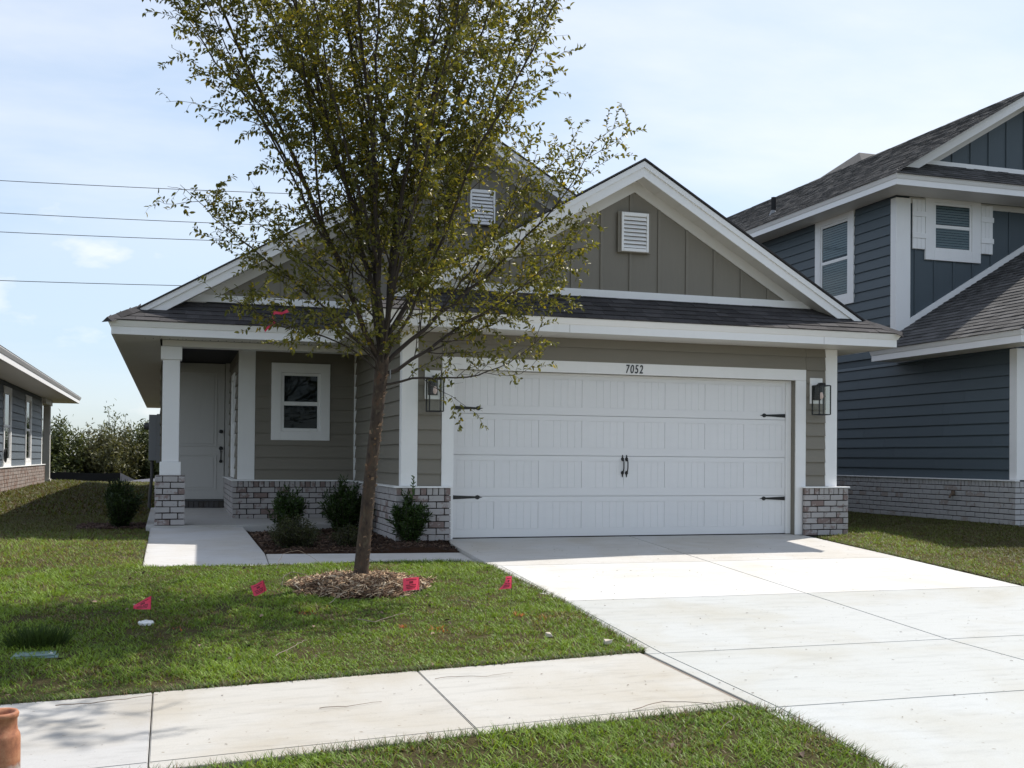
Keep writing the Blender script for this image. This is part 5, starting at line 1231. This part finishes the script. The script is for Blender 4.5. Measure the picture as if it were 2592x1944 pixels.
edge_grass('walk_edge_grass', [(-3.65, 1.9), (-3.66, -1.70), (-2.0, -1.73), (-0.62, -1.72)], 1500, (0.03, 0.07), 1)
edge_grass('drive_edge_grass', [(5.02, -4.6), (5.03, -2.6), (5.02, -0.55), (5.06, -0.30), (5.70, -0.14)], 1500, (0.03, 0.08), 1)

# ---- mulch: chips in the bed and straw-coloured shavings round the tree
def chips(name, n, sampler, Lr, Wr, cols, parent=None, hz=0.02):
    x, y, z = sampler(n); n = len(x); a = rng.uniform(0, 2*np.pi, n); ti = rng.normal(size=n)*0.35; ro = rng.normal(size=n)*0.5
    d = np.stack([np.cos(a)*np.cos(ti), np.sin(a)*np.cos(ti), np.sin(ti)], 1); s = np.stack([-np.sin(a), np.cos(a), ro], 1); s /= np.linalg.norm(s, axis=1, keepdims=True)
    nn_ = np.cross(d, s); L = rng.uniform(*Lr, n)[:, None]; W = rng.uniform(*Wr, n)[:, None]; p = np.stack([x, y, z+rng.uniform(0, hz, n)], 1); th = 0.004
    b = nn_*rng.uniform(-0.15, 0.15, (n, 1))*L
    q = [p-d*L/2-s*W/2, p-d*L/2+s*W/2, p+s*W/2+b, p+d*L/2+s*W/3, p+d*L/2-s*W/3, p-s*W/2+b]
    V = np.stack(q+[v-nn_*th for v in q], 1).reshape(-1, 3); i = np.arange(n)[:, None]*12
    quads = [[0, 1, 2, 5], [5, 2, 3, 4], [0, 5, 11, 6], [5, 4, 10, 11], [1, 7, 8, 2], [2, 8, 9, 3], [3, 9, 10, 4], [0, 6, 7, 1]]
    F = np.concatenate([i+np.array([k]) for k in quads], 0)
    cc = np.array(cols)[rng.integers(0, len(cols), n)]*rng.uniform(0.6, 1.25, (n, 1))
    return stuff(np_mesh(name, V, F, 'chip', parent, np.repeat(cc, 12, 0)))
def s_bed(n):
    x = rng.uniform(-2.4, -0.05, n); y = rng.uniform(-0.85, 2.05, n); k = inpoly(x, y, [(-2.40, 2.08), (-2.345, -0.83), (-0.13, -0.85), (-0.12, -0.36), (-0.04, -0.09), (-0.735, -0.09), (-0.735, 2.08)])
    x, y = x[k], y[k]; return x, y, zf(x, y)+0.005+0.05*(vnoise(x, y, 1.7, 3)-0.5)+0.05*(vnoise(x, y, 5, 4)-0.5)
chips('bed_mulch', 5200, s_bed, (0.025, 0.075), (0.008, 0.02), [(0.055, 0.032, 0.022), (0.08, 0.045, 0.03), (0.035, 0.022, 0.016), (0.14, 0.09, 0.06)])
def s_bed2(n):
    x = rng.uniform(-4.6, -3.66, n); y = rng.uniform(2.5, 3.6, n); return x, y, zf(x, y)+0.03
chips('side_bed_mulch', 700, s_bed2, (0.03, 0.08), (0.01, 0.02), [(0.07, 0.04, 0.03), (0.10, 0.06, 0.045)])
mound = MB(); nr = 36
ringpt = lambda a, f: (-1.66+math.cos(a)*0.66*f, -3.05+math.sin(a)*0.60*f)
for k, f in enumerate((1.0, 0.7, 0.35, 0.12)):
    for j in range(nr):
        a = 2*math.pi*j/nr; x, y = ringpt(a, f*(1+0.06*math.sin(a*5+1)+0.04*math.sin(a*9))); mound.v.append((x, y, float(zf(x, y))+(0.01, 0.05, 0.075, 0.08)[k]))
for k in range(3):
    for j in range(nr): mound.f.append((k*nr+j, k*nr+(j+1) % nr, (k+1)*nr+(j+1) % nr, (k+1)*nr+j))
mound.f.append(tuple(3*nr+j for j in range(nr)))
mr = thing('tree_mulch_ring', (-1.66, -3.05, -0.2), 'straw coloured ring of shredded bark round the tree trunk', 'mulch ring')
obj('mulch_mound', mound, 'mulch', mr, smooth=True)
def s_ring(n):
    a = rng.uniform(0, 2*np.pi, n); f = np.sqrt(rng.random(n))*1.02*(1+0.06*np.sin(a*5+1)+0.04*np.sin(a*9)); x = -1.66+np.cos(a)*0.66*f; y = -3.05+np.sin(a)*0.60*f
    return x, y, zf(x, y)+np.interp(f, [0.12, 0.35, 0.7, 1.0], [0.08, 0.075, 0.05, 0.012])
chips('mulch_shreds', 3600, s_ring, (0.03, 0.12), (0.004, 0.014), [(0.38, 0.25, 0.14), (0.46, 0.33, 0.21), (0.24, 0.14, 0.08), (0.14, 0.08, 0.045), (0.10, 0.055, 0.032), (0.50, 0.40, 0.28)], mr, 0.035)

# ================================================================ SMALL THINGS IN THE LAWN
def flag(x, y, ht, kind, label, tilt=0.0):
    z = float(zf(x, y)); t = thing('marker_flag', (x, y, z), label, 'flag', 'pink marker flags in the lawn')
    top = Vector((x+tilt, y, z+ht))
    obj('wire_stem', MB().tube([(x, y, z-0.02), tuple(Vector((x, y, z)).lerp(top, 0.5)+Vector((0.004, 0, 0))), tuple(top)], 0.0016, 5), 'black_iron', t)
    W, Hh = 0.14, 0.112; nx_, ny_ = 6, 4; V = []; F = []
    for j in range(ny_+1):
        for i in range(nx_+1):
            u, v = i/nx_, j/ny_
            if kind == 0: px, pz, py = -u*W*0.95, -v*Hh*0.98-u*(1-v)*0.085*1.0+u*0.012, 0.018*math.sin(u*4+v*2)     # drooping triangle
            elif kind == 1: px, pz, py = -u*W*0.78-v*0.004+(0.035*v), -v*Hh*0.82-u*0.045-0.010*math.sin(u*3), 0.015*math.sin(u*5)
            elif kind == 2: px, pz, py = -u*W*0.97, -v*Hh*0.92-u*0.006, 0.012*math.sin(u*5)*(0.5+v)
            else: px, pz, py = -u*W*(0.28+0.55*v**2), -v*Hh*0.93-u*0.008, 0.05*u*(1-v)
            V.append(top+Vector((px, py, pz)))
    for j in range(ny_):
        for i in range(nx_): a = j*(nx_+1)+i; F.append((a, a+1, a+nx_+2, a+nx_+1))
    mb = MB(); mb.v = [tuple(v) for v in V]; mb.f = F; fl = obj('flag_sheet', mb, 'flag', t, smooth=True)
    # three bars of illegible print
    def pt(u, v):
        i = min(u*nx_, nx_-1e-6); j = min(v*ny_, ny_-1e-6); a = int(j)*(nx_+1)+int(i); fu, fv = i-int(i), j-int(j)
        return (V[a]*(1-fu)+V[a+1]*fu)*(1-fv)+(V[a+nx_+1]*(1-fu)+V[a+nx_+2]*fu)*fv+Vector((0, -0.003, 0))
    pr = MB()
    for u0, u1, v0, v1 in ((0.18, 0.82, 0.14, 0.20), (0.38, 0.62, 0.28, 0.46), (0.20, 0.48, 0.54, 0.62), (0.54, 0.84, 0.54, 0.62), (0.20, 0.82, 0.68, 0.75), (0.24, 0.80, 0.80, 0.86)):
        nn2 = max(2, int((u1-u0)/0.07))
        for q in range(nn2):
            a, b = u0+(u1-u0)*q/nn2, u0+(u1-u0)*(q+0.75)/nn2; pr.poly([pt(a, v0), pt(b, v0), pt(b, v1), pt(a, v1)])
    obj('flag_print', pr, 'flag_ink', fl)
flag(-3.525, -4.17, 0.215, 0, 'pink marker flag drooping to a triangle, leftmost in the lawn', 0.012)
flag(-2.58, -3.50, 0.185, 1, 'tilted pink marker flag left of the mulch ring', -0.015)
flag(-1.50, -4.58, 0.36, 2, 'pink marker flag standing square on the right of the mulch ring', 0.055)
flag(-0.62, -4.42, 0.31, 3, 'half folded pink marker flag nearest the driveway', 0.012)
x, y = -3.55, -4.27; z = float(zf(x, y))
cap_ = thing('cleanout_cap', (x, y, z), 'round white plastic cap in the grass under the leftmost flag', 'cap'); obj('cap_lid', MB().lathe([(0.0, 0.040), (0.054, 0.038), (0.060, 0.030), (0.060, -0.02)], (x, y, z), 20), 'pvc', cap_); box('cap_square', x-0.014, x+0.014, y-0.014, y+0.014, z+0.0405, z+0.047, 'pvc', cap_, 0.002)
x, y = -4.26, -5.05; z = float(zf(x, y))
lid = thing('utility_box_lid', (x, y, z), 'weathered green rectangular utility box lid sunk in the lawn at left', 'utility box')
obj('lid_frame', MB().box(x-0.155, x+0.155, y-0.11, y+0.10, z-0.05, z+0.016), 'lid', lid, 0.006); obj('lid_plate', MB().box(x-0.135, x+0.135, y-0.092, y+0.082, z+0.0165, z+0.026), 'lid', lid, 0.004)
obj('lid_latch', MB().box(x+0.09, x+0.118, y-0.06, y-0.03, z+0.0265, z+0.031), 'pvc', lid, 0.002)
# tuft of long grass behind the lid
a = rng.uniform(0, 2*np.pi, 900); rr = rng.random(900)*0.17; bx_ = -4.27+np.cos(a)*rr*1.15; by_ = -4.78+np.sin(a)*rr*0.8; P = np.stack([bx_, by_, zf(bx_, by_)], 1); D = np.stack([np.cos(a)*0.45, np.sin(a)*0.45, np.ones(900)], 1)+rng.normal(size=(900, 3))*0.25
stuff(leaves_mesh('tall_grass_tuft', P, D, rng.normal(size=(900, 3)), rng.uniform(0.07, 0.19, 900), np.full(900, 0.006), np.tile([0.05, 0.085, 0.02], (900, 1))*rng.uniform(0.6, 1.3, (900, 1)), 'grass', None))
# clay coloured pipe by the pavement
cp = thing('clay_pipe', (-4.045, -8.3, -0.49), 'open topped terracotta coloured pipe with rolled rim at bottom left', 'pipe')
obj('pipe_body', MB().lathe([(0.082, -0.03), (0.080, 0.17), (0.079, 0.335), (0.076, 0.350), (0.069, 0.362), (0.066, 0.380), (0.066, 0.410), (0.071, 0.420), (0.073, 0.432), (0.068, 0.442), (0.058, 0.440), (0.052, 0.42), (0.052, 0.2)], (-4.045, -8.3, -0.49), 40), 'clay', cp, smooth=True)
# stones / chips on the turf
def lump(name, x, y, s, label, seed):
    rr = random.Random(seed); z = float(zf(x, y)); mb = MB().box(x-s*0.6, x+s*0.6, y-s*0.4, y+s*0.4, z+0.02, z+0.02+s*0.7)
    mb.v = [(a+rr.uniform(-1, 1)*s*0.22, b+rr.uniform(-1, 1)*s*0.2, c+rr.uniform(-1, 1)*s*0.2) for a, b, c in mb.v]
    tag(obj(name, mb, 'concrete_block', None, s*0.08), label, 'stone', 'pale stone chips on the lawn')
lump('stone_chip', -0.283, -5.763, 0.045, 'pale stone chip on the grass nearest the driveway corner', 4)
lump('stone_chip', -0.63, -5.42, 0.04, 'pale flat stone chip on the lawn, further from the driveway corner', 9)
# bare twigs
def twig(pts, r, label):
    P = [Vector((x, y, float(zf(x, y))+h)) for x, y, h in pts]; fine = []
    for a, b in zip(P, P[1:]): fine += [a]+[a.lerp(b, q)+Vector((rnd.uniform(-1, 1), rnd.uniform(-1, 1), 0.3))*0.011 for q in (0.25, 0.5, 0.75)]
    fine.append(P[-1]); tag(obj('fallen_twig', MB().tube(fine, [0.7*r*(1-0.6*i/len(fine)) for i in range(len(fine))], 5), 'twig'), label, 'twig', 'fallen twigs')
twig([(-1.95, -4.62, 0.05), (-1.83, -4.72, 0.045), (-1.70, -4.60, 0.05), (-1.55, -4.52, 0.06)], 0.006, 'bent pale twig in the grass below the square flag')
twig([(-2.08, -3.95, 0.05), (-1.98, -3.75, 0.06), (-1.93, -3.66, 0.07)], 0.005, 'short pale twig just in front of the mulch ring')
twig([(-2.68, -5.62, 0.05), (-2.52, -5.40, 0.06), (-2.42, -5.25, 0.06)], 0.005, 'slanting twig in the shaded grass near the pavement')
twig([(-2.38, -2.95, 0.02), (-2.36, -2.93, 0.11), (-2.28, -2.92, 0.145), (-2.16, -2.95, 0.12), (-2.07, -3.0, 0.08)], 0.007, 'looping root or twig at the left edge of the mulch ring')
twig([(-4.0, -6.45, 0.03), (-3.82, -6.42, 0.02), (-3.62, -6.42, 0.03), (-3.44, -6.36, 0.03)], 0.005, 'thin twig lying on the pavement at far left')
twig([(-2.55, -6.92, 0.018), (-2.40, -6.93, 0.018), (-2.18, -6.88, 0.018)], 0.004, 'straight thin twig lying in the middle of the pavement')
twig([(-0.85, -7.5, 0.02), (-0.62, -7.42, 0.03), (-0.42, -7.62, 0.05), (-0.40, -7.86, 0.05), (-0.58, -8.05, 0.05)], 0.004, 'curved twig crossing the verge edge near the driveway')
twig([(-1.75, -6.42, 0.02), (-1.6, -6.40, 0.02), (-1.42, -6.46, 0.02), (-1.22, -6.40, 0.02)], 0.003, 'wispy runner on the pavement beside the joint')
twig([(-0.98, -4.05, 0.05), (-0.88, -4.15, 0.05), (-0.80, -4.3, 0.05)], 0.005, 'short stick in the grass left of the folded flag')
twig([(-2.35, -2.05, 0.03), (-2.28, -1.95, 0.16), (-2.12, -1.92, 0.19), (-1.98, -1.95, 0.12), (-1.88, -2.0, 0.05)], 0.004, 'bare arching twig at the edge of the front walk')
# scattered litter: dead leaves on turf and specks on concrete
lx = rng.uniform(-4.4, 0.0, 150); ly = rng.uniform(-8.6, -1.9, 150); k = inpoly(lx, ly, front_poly) | inpoly(lx, ly, strip_poly); lx, ly = lx[k], ly[k]; n = len(lx)
P = np.stack([lx, ly, zf(lx, ly)+0.035], 1); D = rng.normal(size=(n, 3)); D[:, 2] *= 0.4
stuff(leaves_mesh('dead_leaves', P, D, rng.normal(size=(n, 3))*0.5+[0, 0, 1], rng.uniform(0.025, 0.06, n), rng.uniform(0.015, 0.035, n), np.array([[0.20, 0.14, 0.10]])*rng.uniform(0.4, 1.5, (n, 1)), 'chip', None))
sx = rng.uniform(-4.2, 4.8, 420); sy = rng.uniform(-8.4, -0.5, 420); k = ((sx > -0.05) & (sx < 4.9)) | ((sy < -6.4) & (sy > -7.5) & (sx < -0.2)); sx, sy = sx[k], sy[k]; n = len(sx)
zz_ = np.where(sx > -0.1, np.where(sy > -6.1, -0.008+0.06*sy, -0.374+0.025*(sy+6.1)), zf(sx, sy)+0.012)+0.004
zz_ = np.where((sx > -0.1) & (sy < -7.667), -0.413+0.075*(sy+7.667)+0.004, zz_)
D = rng.normal(size=(n, 3)); D[:, 2] *= 0.1
stuff(leaves_mesh('concrete_litter', np.stack([sx, sy, zz_], 1), D, np.tile([0, 0, 1.0], (n, 1)), rng.uniform(0.008, 0.03, n), rng.uniform(0.004, 0.010, n), np.array([[0.13, 0.10, 0.07]])*rng.uniform(0.4, 1.4, (n, 1)), 'chip', None))
